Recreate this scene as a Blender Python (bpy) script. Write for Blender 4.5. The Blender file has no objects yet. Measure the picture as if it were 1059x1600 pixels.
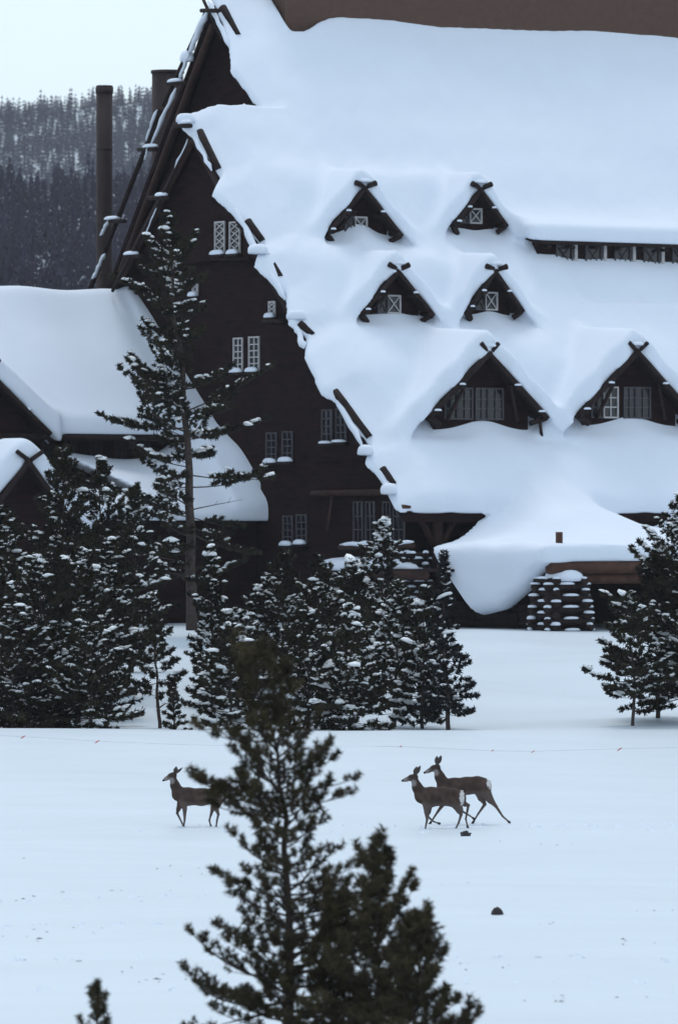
import bpy, math, random
import numpy as np
from mathutils import Vector, Matrix

# ------------------------------------------------------------------ camera, sky, sun, exposure
sc = bpy.context.scene
F, PX, PY, CZ = 8900.0, 529.5, 800.0, 7.0            # focal length in photo pixels, centre, eye height
cam_d = bpy.data.cameras.new('camera')
cam = bpy.data.objects.new('camera', cam_d)
sc.collection.objects.link(cam)
cam.location = (0, 0, CZ)
cam.rotation_euler = (math.radians(90), 0, 0)
cam_d.sensor_fit = 'VERTICAL'
cam_d.sensor_height = 36.0
cam_d.lens = F * 36.0 / 1600.0
cam_d.clip_start = 0.5
cam_d.clip_end = 9000
cam_d.dof.use_dof = True
cam_d.dof.focus_distance = 165
cam_d.dof.aperture_fstop = 3.0
sc.camera = cam

SUN_EL, SUN_AZ = 60.0, -12.0                          # veiled sun high behind the lodge
world = bpy.data.worlds.new('World')
sc.world = world
world.use_nodes = True
wn, wl = world.node_tree.nodes, world.node_tree.links
wn.clear()
sky = wn.new('ShaderNodeTexSky')
sky.sky_type = 'NISHITA'
sky.sun_disc = False
sky.sun_elevation = math.radians(SUN_EL)
sky.sun_rotation = math.radians(SUN_AZ)
sky.air_density, sky.dust_density, sky.ozone_density = 1.0, 1.0, 1.6
mixw = wn.new('ShaderNodeMix'); mixw.data_type = 'RGBA'
mixw.inputs[0].default_value = 0.60                   # thin even cloud veil over the clear sky
mixw.inputs[7].default_value = (12.1, 14.2, 15.8, 1)
wl.new(sky.outputs[0], mixw.inputs[6])
bg = wn.new('ShaderNodeBackground'); bg.inputs[1].default_value = 0.092
wl.new(mixw.outputs[2], bg.inputs[0])
wo = wn.new('ShaderNodeOutputWorld'); wl.new(bg.outputs[0], wo.inputs[0])

sun_d = bpy.data.lights.new('sun', 'SUN')
sun_d.energy = 1.0
sun_d.angle = math.radians(16)
sun_d.color = (1.0, 0.97, 0.93)
sun = bpy.data.objects.new('sun', sun_d)
sc.collection.objects.link(sun)
el, az = math.radians(SUN_EL), math.radians(SUN_AZ)
sdir = Vector((math.sin(az) * math.cos(el), math.cos(az) * math.cos(el), math.sin(el)))
sun.rotation_euler = (-sdir).to_track_quat('-Z', 'Y').to_euler()
sc.view_settings.view_transform = 'Standard'
sc.view_settings.look = 'None'
sc.view_settings.exposure = 0.06
sc.view_settings.gamma = 1.0
sc.view_settings.use_curve_mapping = False
sc.cycles.volume_bounces = 0
sc.cycles.max_bounces = 6

rng = np.random.default_rng(7)
random.seed(7)
C = sc.collection

# ------------------------------------------------------------------ helpers
def at(px, py, Y):
    return Vector(((px - PX) / F * Y, Y, CZ - (py - PY) / F * Y))

A = math.radians(33)
UA = np.array([math.cos(A), math.sin(A), 0]); VA = np.array([-math.sin(A), math.cos(A), 0])
OA = np.array([2.44, 240.0, 0]); ZE = 7.67            # front left eave corner of the lodge; eave height
def _sol(px, py, a, b, c, d):
    D = np.array([(px - PX) / F, 1, -(py - PY) / F]); C0 = np.array([0, 0, CZ]); r0 = C0 - OA
    t = (d - (a * r0 @ UA + b * r0 @ VA + c * C0[2])) / (a * D @ UA + b * D @ VA + c * D[2])
    p = C0 + t * D; r = p - OA
    return (float(r @ UA), float(r @ VA), float(p[2]))
def on_roof(px, py, w=0): return _sol(px, py, 0, -1, 1, ZE + w)
def on_u(px, py, u): return _sol(px, py, 1, 0, 0, u)
def on_v(px, py, v): return _sol(px, py, 0, 1, 0, v)

def link(o, parent=None):
    C.objects.link(o)
    if parent is not None: o.parent = parent
    return o
def tag(o, label=None, cat=None, group=None, kind=None):
    if label: o['label'] = label
    if cat: o['category'] = cat
    if group: o['group'] = group
    if kind: o['kind'] = kind
    return o
def empty(name, loc, rz=0.0):
    o = bpy.data.objects.new(name, None); o.empty_display_size = 0.5
    o.location = loc; o.rotation_euler = (0, 0, rz)
    return link(o)
def mesh_np(name, V_, Fc, mat, parent=None, smooth=False):
    """V_ (n,3) floats, Fc (m,k) ints with k = 3 or 4"""
    V_ = np.asarray(V_, np.float32); Fc = np.asarray(Fc, np.int32)
    me = bpy.data.meshes.new(name)
    k = Fc.shape[1]
    me.vertices.add(len(V_)); me.vertices.foreach_set('co', V_.ravel())
    me.loops.add(Fc.size); me.loops.foreach_set('vertex_index', Fc.ravel())
    me.polygons.add(len(Fc))
    me.polygons.foreach_set('loop_start', np.arange(0, Fc.size, k, dtype=np.int32))
    me.polygons.foreach_set('loop_total', np.full(len(Fc), k, np.int32))
    me.update(calc_edges=True); me.validate()
    if smooth: me.polygons.foreach_set('use_smooth', np.ones(len(me.polygons), bool))
    me.materials.append(mat)
    return link(bpy.data.objects.new(name, me), parent)
class MB:
    def __init__(s): s.v, s.f = [], []
    def add(s, vs, fs):
        n = len(s.v); s.v += [tuple(p) for p in vs]; s.f += [tuple(i + n for i in f) for f in fs]; return s
    def box(s, a, b):
        x0, y0, z0 = [min(a[i], b[i]) for i in range(3)]; x1, y1, z1 = [max(a[i], b[i]) for i in range(3)]
        return s.add([(x0,y0,z0),(x1,y0,z0),(x1,y1,z0),(x0,y1,z0),(x0,y0,z1),(x1,y0,z1),(x1,y1,z1),(x0,y1,z1)],
              [(0,3,2,1),(4,5,6,7),(0,1,5,4),(1,2,6,5),(2,3,7,6),(3,0,4,7)])
    def tube(s, pts, rad, n=8, wob=0.0):
        pts = [Vector(p) for p in pts]; rings = []
        d0 = (pts[1] - pts[0]).normalized()
        x = d0.orthogonal().normalized()
        vs = []
        for i, p in enumerate(pts):
            d = (pts[min(i + 1, len(pts) - 1)] - pts[max(i - 1, 0)]).normalized()
            x = (x - d * x.dot(d)).normalized(); y = d.cross(x)
            r = rad[i] if hasattr(rad, '__len__') else rad
            for j in range(n):
                a = 2 * math.pi * j / n
                rr = r * (1 + (random.uniform(-wob, wob) if wob else 0))
                vs.append(p + (x * math.cos(a) + y * math.sin(a)) * rr)
        m = len(pts); fs = []
        for i in range(m - 1):
            for j in range(n):
                k = (j + 1) % n
                fs.append((i*n+j, i*n+k, (i+1)*n+k, (i+1)*n+j))
        fs.append(tuple(range(n - 1, -1, -1))); fs.append(tuple(range((m - 1) * n, m * n)))
        return s.add(vs, fs)
    def prism(s, poly, off):
        n = len(poly); o = Vector(off)
        vs = [Vector(p) for p in poly] + [Vector(p) + o for p in poly]
        fs = [tuple(range(n)), tuple(range(2 * n - 1, n - 1, -1))]
        fs += [(i, i + n, (i + 1) % n + n, (i + 1) % n) for i in range(n)]
        return s.add(vs, fs)
    def build(s, name, mat, parent=None, smooth=False):
        me = bpy.data.meshes.new(name); me.from_pydata([tuple(p) for p in s.v], [], s.f)
        import bmesh
        bm = bmesh.new(); bm.from_mesh(me); bmesh.ops.recalc_face_normals(bm, faces=bm.faces); bm.to_mesh(me); bm.free()
        me.materials.append(mat)
        if smooth:
            for p in me.polygons: p.use_smooth = len(p.vertices) == 4
        return link(bpy.data.objects.new(name, me), parent)
def log(name, p0, p1, r, mat, parent, r1=None, n=10):
    p0, p1 = Vector(p0), Vector(p1); r1 = r if r1 is None else r1
    k = 5
    pts = [p0.lerp(p1, i / (k - 1)) for i in range(k)]
    rad = [(r + (r1 - r) * i / (k - 1)) * random.uniform(0.95, 1.05) for i in range(k)]
    return MB().tube(pts, rad, n, 0.03).build(name, mat, parent, True)

def wav(X, Y, scale, seed, n=7):
    """smooth wandering noise from random plane waves, about -1..1"""
    r = np.random.default_rng(seed); out = 0
    for i in range(n):
        a = r.uniform(0, 2 * math.pi); k = r.uniform(0.5, 1.6) * 2 * math.pi / scale
        out = out + np.sin(X * (k * math.cos(a)) + Y * (k * math.sin(a)) + r.uniform(0, 6.28))
    return out / math.sqrt(n) * 0.8
def smin(a, b, k):
    h = np.clip(0.5 + 0.5 * (b - a) / k, 0, 1)
    return b + (a - b) * h - k * h * (1 - h)
def smax(a, b, k): return -smin(-a, -b, k)
def surface_nets(S, lo, h):
    nx, ny, nz = S.shape
    s = S < 0
    cnt = np.zeros((nx-1, ny-1, nz-1), np.int8)
    for dx in (0, 1):
        for dy in (0, 1):
            for dz in (0, 1): cnt += s[dx:nx-1+dx, dy:ny-1+dy, dz:nz-1+dz]
    m = (cnt > 0) & (cnt < 8)
    ii = np.argwhere(m); idx = np.full(m.shape, -1, np.int32); idx[m] = np.arange(len(ii))
    P = np.zeros((len(ii), 3), np.float64); N = np.zeros(len(ii))
    cor = [(a, b, c) for a in (0, 1) for b in (0, 1) for c in (0, 1)]
    val = {c: S[ii[:,0]+c[0], ii[:,1]+c[1], ii[:,2]+c[2]] for c in cor}
    for a in cor:
        for ax in range(3):
            if a[ax] == 0:
                b = list(a); b[ax] = 1; b = tuple(b)
                va, vb = val[a], val[b]; cr = (va < 0) != (vb < 0)
                t = np.where(cr, va / np.where(cr, va - vb, 1), 0)
                for q in range(3): P[:, q] += np.where(cr, a[q] + (t if q == ax else 0), 0)
                N += cr
    P = (P / N[:, None] + ii) * h + np.asarray(lo)
    quads = []
    for ax in range(3):
        o1, o2 = [(1, 2), (2, 0), (0, 1)][ax]
        sl0 = [slice(1, -1)] * 3; sl1 = [slice(1, -1)] * 3
        sl0[ax] = slice(0, -1); sl1[ax] = slice(1, None)
        a, b = s[tuple(sl0)], s[tuple(sl1)]
        e = np.argwhere(a != b)
        if not len(e): continue
        base = e.copy(); base[:, o1] += 1; base[:, o2] += 1
        inside = s[base[:,0], base[:,1], base[:,2]]
        def cell(d1, d2):
            q = base.copy(); q[:, o1] -= d1; q[:, o2] -= d2
            return idx[q[:,0], q[:,1], q[:,2]]
        q = np.stack([cell(1,1), cell(0,1), cell(0,0), cell(1,0)], 1)
        q[~inside] = q[~inside][:, ::-1]
        quads.append(q)
    Q = np.concatenate(quads); Q = Q[(Q >= 0).all(1)]
    return P, Q

# ------------------------------------------------------------------ materials
def mat(name, col, rough=0.85, var=0.25, scale=4.0, bump=0.0, bscale=None, spec=0.3, stretch=(1, 1, 1), col2=None):
    m = bpy.data.materials.new(name); m.use_nodes = True
    nt = m.node_tree; b = nt.nodes['Principled BSDF']
    b.inputs['Roughness'].default_value = rough
    b.inputs['Specular IOR Level'].default_value = spec
    tc = nt.nodes.new('ShaderNodeTexCoord'); mp = nt.nodes.new('ShaderNodeMapping')
    mp.inputs['Scale'].default_value = stretch
    nt.links.new(tc.outputs['Object'], mp.inputs[0])
    nz = nt.nodes.new('ShaderNodeTexNoise'); nz.inputs['Scale'].default_value = scale; nz.inputs['Detail'].default_value = 4
    nt.links.new(mp.outputs[0], nz.inputs['Vector'])
    rp = nt.nodes.new('ShaderNodeValToRGB')
    c2 = col2 or tuple(min(1, c * (1 + var)) for c in col)
    c1 = tuple(c * (1 - var) for c in col)
    rp.color_ramp.elements[0].position = 0.3; rp.color_ramp.elements[1].position = 0.7
    rp.color_ramp.elements[0].color = (*c1, 1); rp.color_ramp.elements[1].color = (*c2, 1)
    nt.links.new(nz.outputs['Fac'], rp.inputs[0]); nt.links.new(rp.outputs[0], b.inputs['Base Color'])
    if bump:
        n2 = nt.nodes.new('ShaderNodeTexNoise'); n2.inputs['Scale'].default_value = bscale or scale * 3; n2.inputs['Detail'].default_value = 5
        nt.links.new(mp.outputs[0], n2.inputs['Vector'])
        bp = nt.nodes.new('ShaderNodeBump'); bp.inputs['Distance'].default_value = bump; bp.inputs['Strength'].default_value = 0.6
        nt.links.new(n2.outputs['Fac'], bp.inputs['Height']); nt.links.new(bp.outputs[0], b.inputs['Normal'])
    return m
M = {}
M['snow'] = mat('snow', (0.69, 0.735, 0.82), 0.7, 0.015, 0.6, 0.04, 1.3, 0.2)
M['tree_snow'] = mat('tree_snow', (0.78, 0.79, 0.81), 0.7, 0.02, 3, 0, None, 0.2)
M['field'] = mat('field_snow', (0.55, 0.61, 0.665), 0.45, 0.03, 0.35, 0.05, 0.8, 0.5, (0.35, 1.0, 1))
M['wall'] = mat('dark_shingle', (0.014, 0.0058, 0.0056), 0.9, 0.45, 2.0, 0.03, 9, 0.1, (0.6, 0.6, 3))
M['log'] = mat('dark_log', (0.020, 0.012, 0.011), 0.85, 0.4, 3.0, 0.015, 12, 0.15)
M['brown_log'] = mat('brown_log', (0.034, 0.016, 0.012), 0.8, 0.35, 3.0, 0.015, 12, 0.2)
M['beam'] = mat('front_lit_beam', (0.070, 0.034, 0.024), 0.85, 0.3, 2.5, 0.015, 10, 0.15)  # brighter than the dark logs: frontal light is put into this colour
M['platform'] = mat('brown_boards', (0.100, 0.062, 0.048), 0.9, 0.10, 3.0, 0.01, 8, 0.1)
M['frame'] = mat('white_frame', (0.42, 0.40, 0.40), 0.7, 0.12, 5, 0, None, 0.2)
M['grey_frame'] = mat('grey_frame', (0.062, 0.056, 0.062), 0.7, 0.15, 5, 0, None, 0.2)
M['glass'] = mat('window_glass', (0.018, 0.017, 0.02), 0.12, 0.3, 1.5, 0, None, 0.5)
M['stack'] = mat('rusty_stack', (0.042, 0.028, 0.026), 0.75, 0.35, 1.2, 0.01, 5, 0.2, (1, 1, 0.4))
M['bark'] = mat('pine_bark', (0.060, 0.045, 0.040), 0.95, 0.4, 8, 0.02, 20, 0.1)
M['needle'] = mat('pine_needles', (0.026, 0.023, 0.019), 0.85, 0.5, 1.8, 0, None, 0.1, col2=(0.046, 0.041, 0.024))
M['needle_dark'] = mat('spruce_needles', (0.018, 0.018, 0.019), 0.85, 0.4, 1.8, 0, None, 0.15)
M['needle_olive'] = mat('near_pine_needles', (0.042, 0.036, 0.024), 0.85, 0.4, 2.2, 0, None, 0.1, col2=(0.092, 0.074, 0.040))
M['rock'] = mat('dark_rock', (0.04, 0.033, 0.035), 0.9, 0.4, 12, 0.02, 20, 0.2)
M['debris'] = mat('bark_litter', (0.22, 0.22, 0.25), 0.9, 0.4, 9)
M['flag'] = mat('red_flag', (0.55, 0.17, 0.14), 0.7, 0.15, 6)
M['rope'] = mat('grey_rope', (0.56, 0.58, 0.64), 0.9, 0.1, 6)
M['hoof'] = mat('hoof', (0.02, 0.017, 0.016), 0.6, 0.2, 9)
M['eye'] = mat('deer_eye', (0.01, 0.008, 0.008), 0.15, 0.1, 9, 0, None, 0.5)

# ------------------------------------------------------------------ ground
def ss(a, b, x):
    t = np.clip((x - a) / (b - a), 0, 1); return t * t * (3 - 2 * t)
def ground_z(x, y):
    x = np.asarray(x, float); y = np.asarray(y, float)
    crest = 0.56 - 0.24 * ss(1.0, 8.5, x)
    z = crest * ss(128, 166, y)
    behind = 0.15 + 2.0 * ss(176, 231, y)
    z = z * (1 - ss(166, 182, y)) + behind * ss(166, 182, y)
    z = z + (0.035 + 0.045 * (1 - ss(85, 112, y))) * wav(x * 0.16, y, 1.9, 41) * wav(x * .4, y, 22, 42) * (1 - ss(120, 150, y))
    z = z + 0.05 * wav(x, y, 14, 3) + 0.022 * wav(x * 0.5, y, 3.2, 4) * (y < 170)
    z = z + 0.12 * wav(x, y, 9, 8) * ss(176, 190, y) * (1 - ss(222, 232, y))
    z = z + 0.12 * (1 - ss(60, 118, y))               # near end raised slightly, slope added for its effect on the shading
    return z * (1 - ss(330, 400, y)) + 2.0 * ss(330, 400, y)
xs = np.concatenate([np.linspace(-900, -40, 30)[:-1], np.linspace(-40, -14, 20)[:-1], np.linspace(-14, 14, 130), np.linspace(14, 60, 30)[1:], np.linspace(60, 900, 30)[1:]])
ys = np.concatenate([np.linspace(-60, 50, 20)[:-1], np.linspace(50, 240, 430), np.linspace(240, 420, 50)[1:], np.linspace(420, 5000, 30)[1:]])
gx, gy = np.meshgrid(xs, ys)
gz = ground_z(gx, gy)
nx, ny = len(xs), len(ys)
ij = np.arange((ny - 1) * nx).reshape(ny - 1, nx)[:, :-1].ravel()
ground = mesh_np('ground', np.stack([gx.ravel(), gy.ravel(), gz.ravel()], 1),
                 np.stack([ij, ij + 1, ij + nx + 1, ij + nx], 1), M['field'], None, True)
tag(ground, 'smooth snow field rising to the lodge', kind='structure')

# ------------------------------------------------------------------ the lodge
lodge = empty('log_lodge', tuple(OA), A)
tag(lodge, 'huge dark log lodge with steep snow-buried roof and rows of gabled dormers', 'lodge')
UG = 0.7                                              # plane of the gable wall

# snow edge along the left verge
edge_px = [(612,778),(600,742),(567,708),(576,684),(526,614),(500,602),(474,545),(478,512),(449,494),(444,445),(395,402),(408,372),(368,326),(330,290),(342,262),(306,205),(284,188)]
ev = [on_roof(x, y, 0.5) for x, y in edge_px]
up_px = [(403,158),(380,125),(361,100),(355,60),(342,10)]
uv = [on_roof(x, y, 0.5) for x, y in up_px]
edge_v = np.array([p[1] for p in ev] + [16.75, 16.95] + [p[1] for p in uv] + [24]); edge_u = np.array([p[0] for p in ev] + [ev[-1][0] + 0.2, uv[0][0] - 0.4] + [p[0] for p in uv] + [4.9])
# dormers: centre u, face v, apex z, half width, height, snow thickness, mound height
DORM = [dict(u=5.45, v=11.40, z=21.40, hw=1.88, h=1.95, t=0.72, fl=.22, mound=0.50, win=(-0.15, 0.95, 0.75), style='lattice', horn=20),
        dict(u=11.80, v=11.60, z=21.55, hw=1.36, h=1.52, t=0.66, fl=.50, mound=-0.10, win=(-0.20, 0.95, 0.70), style='lattice', horn=22),
        dict(u=4.72, v=7.64, z=17.60, hw=1.78, h=1.80, t=0.72, fl=.28, mound=0.15, win=(-0.15, 1.0, 0.85), style='lattice', horn=24),
        dict(u=9.90, v=7.68, z=17.70, hw=1.42, h=1.66, t=0.68, fl=.35, mound=0.18, win=(-0.15, 0.95, 0.85), style='lattice', horn=16),
        dict(u=6.05, v=2.60, z=13.90, hw=2.95, h=2.62, t=0.80, fl=.25, mound=0.42, win=None, style='grid', horn=48),
        dict(u=14.10, v=2.85, z=14.10, hw=3.0, h=2.68, t=0.80, fl=.25, mound=0.42, win=None, style='grid', horn=40)]
SHED = dict(u0=14.0, u1=36.0, v=10.15, z=19.32, t=0.75)

# main roof snow as one solid (sheared coordinates: w = height above the roof plane)
H = 0.135
lo = np.array([-2.2, -11.0, -0.35]); hi = np.array([34.0, 24.0, 9.2])
n3 = np.ceil((hi - lo) / H).astype(int)
u1 = (lo[0] + H * np.arange(n3[0])).astype(np.float32); v1 = (lo[1] + H * np.arange(n3[1])).astype(np.float32); w1 = (lo[2] + H * np.arange(n3[2])).astype(np.float32)
u3, v3, w3 = u1[:, None, None], v1[None, :, None], w1[None, None, :]
u2, v2 = u1[:, None], v1[None, :]
thick = 0.82 + 0.10 * wav(u2, v2, 9, 11) + 0.05 * wav(u2 * 0.6, v2, 3.0, 12) + 0.018 * wav(u2 * .7, v2, 1.1, 13) + 0.012 * wav(u2, v2, .55, 14)
edge0 = np.interp(v1, edge_v, edge_u)[None, :]
thick = thick * (0.42 + 0.58 * ss(0.0, 2.2, u2 - edge0))
thick = thick + 0.28 * np.exp(-((u2 - 9.0) / 4.0) ** 2 - ((v2 - 13.2 - 0.10 * (u2 - 9)) / 0.8) ** 2)      # slumped roll above the top dormers
for d in DORM:                                        # drifts banked against the left flank of every dormer
    thick = thick + 0.55 * np.exp(-((u2 - d['u'] + d['hw'] * 1.15) / (d['hw'] * 0.8)) ** 2 - ((v2 - d['v'] - d['h'] * 0.75) / (d['h'] * 0.55)) ** 2)
    thick = thick + 0.30 * np.exp(-((u2 - d['u'] - d['hw'] * 1.2) / (d['hw'] * 0.6)) ** 2 - ((v2 - d['v'] - d['h'] * 0.8) / (d['h'] * 0.5)) ** 2)
ue = np.interp(v1, edge_v, edge_u).astype(np.float32)[None, :] + 0.04 * wav(u2 * 0 + v2, v2 * 0, 0.7, 21)
vt = 21.5 + 0.012 * (u2 - 12) + 0.05 * wav(u2, u2 * 0, 8, 5) - 0.75 * np.exp(-((u2 - 8.3) / 1.6) ** 2)
vt = np.where(u2 < 7.9, 24.5, vt)
S = (w3 - thick[:, :, None].astype(np.float32)) * np.float32(0.75)
S = smax(S, (ue - u2)[:, :, None].astype(np.float32) + 0.05 * np.sin(w3 * 5), 0.35)
S = smax(S, (v2 - vt)[:, :, None].astype(np.float32) + 0 * w3, 0.3)
S = smax(S, (-(v3 + 0.78) + 0.04 * np.sin(u3 * 3.1 + 1) + 0 * w3), 0.35)
S = np.maximum(S, -(w3 - 0.02))
S = S.astype(np.float32)
def sub(ua_, ub_, va_, vb_):
    return slice(max(0, int((ua_ - lo[0]) / H)), int((ub_ - lo[0]) / H) + 1), slice(max(0, int((va_ - lo[1]) / H)), int((vb_ - lo[1]) / H) + 1)
for d in DORM:
    hw, hh = d['hw'], d['h']
    a, b = sub(d['u'] - hw - 3, d['u'] + hw + 3, d['v'] - 2, d['v'] + hh + 4)
    uu, vv, ww = u3[a], v3[:, b], w3
    z = ww + vv + ZE
    m = hh / hw * 1.02
    du = np.sqrt((uu - d['u']) ** 2 + 0.25 ** 2) - 0.12
    zr = d['z'] - m * du
    cz = 1 / math.sqrt(1 + m * m)
    back = np.clip(vv - d['v'], 0, 9) * 0.05
    cap = smax((z - zr - d['t'] * 1.35 - back) * cz, (d['v'] - 0.62) - vv + 0.10 * np.sin(uu * 4 + d['u']), 0.45)
    cap = np.maximum(cap, (zr - 0.0 - z) * cz)
    S[a, b] = smin(S[a, b], cap, 0.42)
    floor = thick[a, b][:, :, None]
    wg = np.exp(-(np.clip(d['v'] - 0.1 - vv, 0, 9) / 0.85) ** 2)
    floor = floor * (1 - wg) + wg * (d['fl'] + d['mound'] * np.exp(-((uu - d['u'] - 0.1) / (hw * 0.45)) ** 2))
    void = np.maximum(np.maximum((z - zr + 0.02) * cz, vv - (d['v'] + 0.9)), (d['v'] - 2.4) - vv)
    void = smax(void, (floor - ww) * 0.75, 0.25)
    S[a, b] = np.maximum(S[a, b], -void)
    low = (ww - floor) * 0.75                         # the mound before the window
    low = np.maximum(np.maximum(low, np.abs(vv - d['v'] + 0.6) - 1.3), np.abs(uu - d['u']) - hw * 0.95)
    S[a, b] = np.minimum(S[a, b], np.maximum(low, -(ww - 0.02)))
# long shed dormer at the right
a, b = sub(SHED['u0'] - 3, 40, SHED['v'] - 2.5, SHED['v'] + 6)
uu, vv, ww = u3[a], v3[:, b], w3; z = ww + vv + ZE
dv = vv - SHED['v']
cap = smax((z - (SHED['z'] + 0.25 * dv + SHED['t'])) * 0.95, -0.55 - dv, 0.4)
cap = smax(cap, (SHED['u0'] - 0.4) - uu, 0.6)
cap = np.maximum(cap, (SHED['z'] + 0.25 * dv) - z)
S[a, b] = smin(S[a, b], cap, 0.6)
floor = thick[a, b][:, :, None] - 0.15 + 0.5 * (1 - ss(0, 2.2, uu - SHED['u0'])) + 0 * vv
void = np.maximum(np.maximum(z - (SHED['z'] + 0.25 * dv - 0.02), dv - 0.9), SHED['u0'] - uu)
void = np.maximum(void, -2.2 - dv)
void = smax(void, (floor - ww) * 0.75, 0.2)
S[a, b] = np.maximum(S[a, b], -void)
# snow heaped on the entrance porch and hanging off its left side
a, b = sub(-0.8, 34, -10.9, 2.2)
uu, vv, ww = u3[a], v3[:, b], w3; z = ww + vv + ZE
hwall = np.interp(u1[a], [0.7,2.3,3.6,4.7,5.57,6.5,8.3,9.3,10.2,12.0,13.6,14.8,20,34], [5.35,6.0,6.65,7.25,7.9,8.5,8.5,7.9,7.0,6.5,6.9,7.8,8.3,8.3])[:, None, None]
s_ = np.clip(-vv / 9.6, 0, 1)
htop = 5.72 + (hwall - 5.72) * (1 - s_) ** 1.7 + 0.10 * wav(u1[a][:, None], v1[None, b], 4.5, 33)[:, :, None]
uleft = 0.78 + 0.12 * np.sin(vv * 0.9)
pt = (z - htop) * 0.85
pt = smax(pt, uleft - uu, 0.5); pt = smax(pt, -9.95 - vv + 0.05 * np.sin(uu * 2), 0.35); pt = np.maximum(pt, vv - 1.3); pt = np.maximum(pt, 4.98 - z)
zb = np.interp(v1[b], [-9.9,-9.2,-8.0,-6.2,-4.6,-2.9,-1.0,0.0,0.6], [5.0,4.6,3.75,2.95,2.70,2.50,2.45,2.8,3.7])[None, :, None]
dr = smax(np.abs(uu - (uleft + 0.42)) - 0.62 + 0.10 * (5 - z) * (5 - z) * 0.12, zb - z, 0.7)
dr = smax(dr, z - 5.5, 0.5); dr = np.maximum(dr, vv - 0.8); dr = smax(dr, -9.8 - vv, 0.4)
pt = smin(pt, dr, 0.45)
pt = np.maximum(pt, np.where(uu < 1.7, vv - 0.8, -9))
S[a, b] = smin(S[a, b], pt, 0.18)
P, Q = surface_nets(S, lo, H)
P[:, 2] += P[:, 1] + ZE
roof_snow = mesh_np('roof_snow', P, Q, M['snow'], lodge, True)
roof_snow['label'] = 'thick blue-white snow blanket over the main roof and porch'
del S

# roof boards, walls
def roof_pt(u, v, w=0): return (u, v, v + ZE + w)
MB().prism([roof_pt(-0.15,-0.72), roof_pt(36,-0.72), roof_pt(36,22.6), roof_pt(4.75,22.6), roof_pt(4.75,16.3), roof_pt(-0.15,16.3)], (0, 0, -0.38)).build('front_roof', M['wall'], lodge)
ap = on_u(335, 20, 4.9); lf = on_u(180, 440, 4.9)
sl = (ap[2] - lf[2]) / (lf[1] - ap[1])
MB().prism([(4.75, 22.6, 30.2), (36, 22.6, 30.2), (36, 42, 30.2 - 19.4 * sl), (4.75, 42, 30.2 - 19.4 * sl)], (0, 0, -0.4)).build('rear_roof', M['wall'], lodge)
MB().prism([(-0.15, 16.3, 23.95), (5.2, 16.3, 23.95), (5.2, 32, 23.95 - 15.7 * 0.96), (-0.15, 32, 23.95 - 15.7 * 0.96)], (0, 0, -0.35)).build('lower_gable_rear_roof', M['wall'], lodge)
MB().prism([(5.4, 0.9, 1.2), (5.4, 0.9, 8.1), (5.4, 22.6, 29.7), (5.4, 40, 29.7 - 17.4 * sl), (5.4, 40, 1.2)], (30, 0, 0)).build('main_wall', M['wall'], lodge)
MB().prism([(UG, 0.9, 1.2), (UG, 0.9, 8.0), (UG, 16.3, 23.45), (UG, 30, 23.45 - 13.7 * 0.96), (UG, 30, 1.2)], (4.65, 0, 0)).build('gable_wall', M['wall'], lodge)
# storeys that jut out of the gable one over the other
def tier(z0, z1, v0, v1, du):
    poly = []
    top_f = lambda v: min(z1, v + ZE - 0.45, 23.95 - (v - 16.3) * 0.96 - 0.45)
    vs_ = np.linspace(v0, v1, 14)
    poly = [(UG - du, v0, z0)] + [(UG - du, float(v), max(z0 + 0.01, float(top_f(v)))) for v in vs_] + [(UG - du, v1, z0)]
    MB().prism(poly, (du - 0.004, 0, 0)).build('jutting_storey', M['wall'], lodge)
tier(18.15, 23.6, 10.9, 21.5, 0.42)
pB = on_u(412, 502, UG); tier(1.5, pB[2], 1.2, pB[1], 0.16)
pC = on_u(496, 607, UG); tier(pC[2] - 3.1, pC[2], 1.3, pC[1], 0.36)
def ledge(px0, px1, py, u):
    p, q = on_u(px0, py, u), on_u(px1, py, u)
    log('ledge_log', p, q, 0.09, M['log'], lodge)
for a_ in ((330, 390, 404, 0.25), (412, 446, 502, 0.45), (497, 520, 608, 0.25)):
    ledge(*a_)
# rooftop platform
pl = MB()
pl.box((8.0, 21.35, 27.0), (40, 25.2, 33.2)).build('rooftop_platform', M['platform'], lodge)

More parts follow.
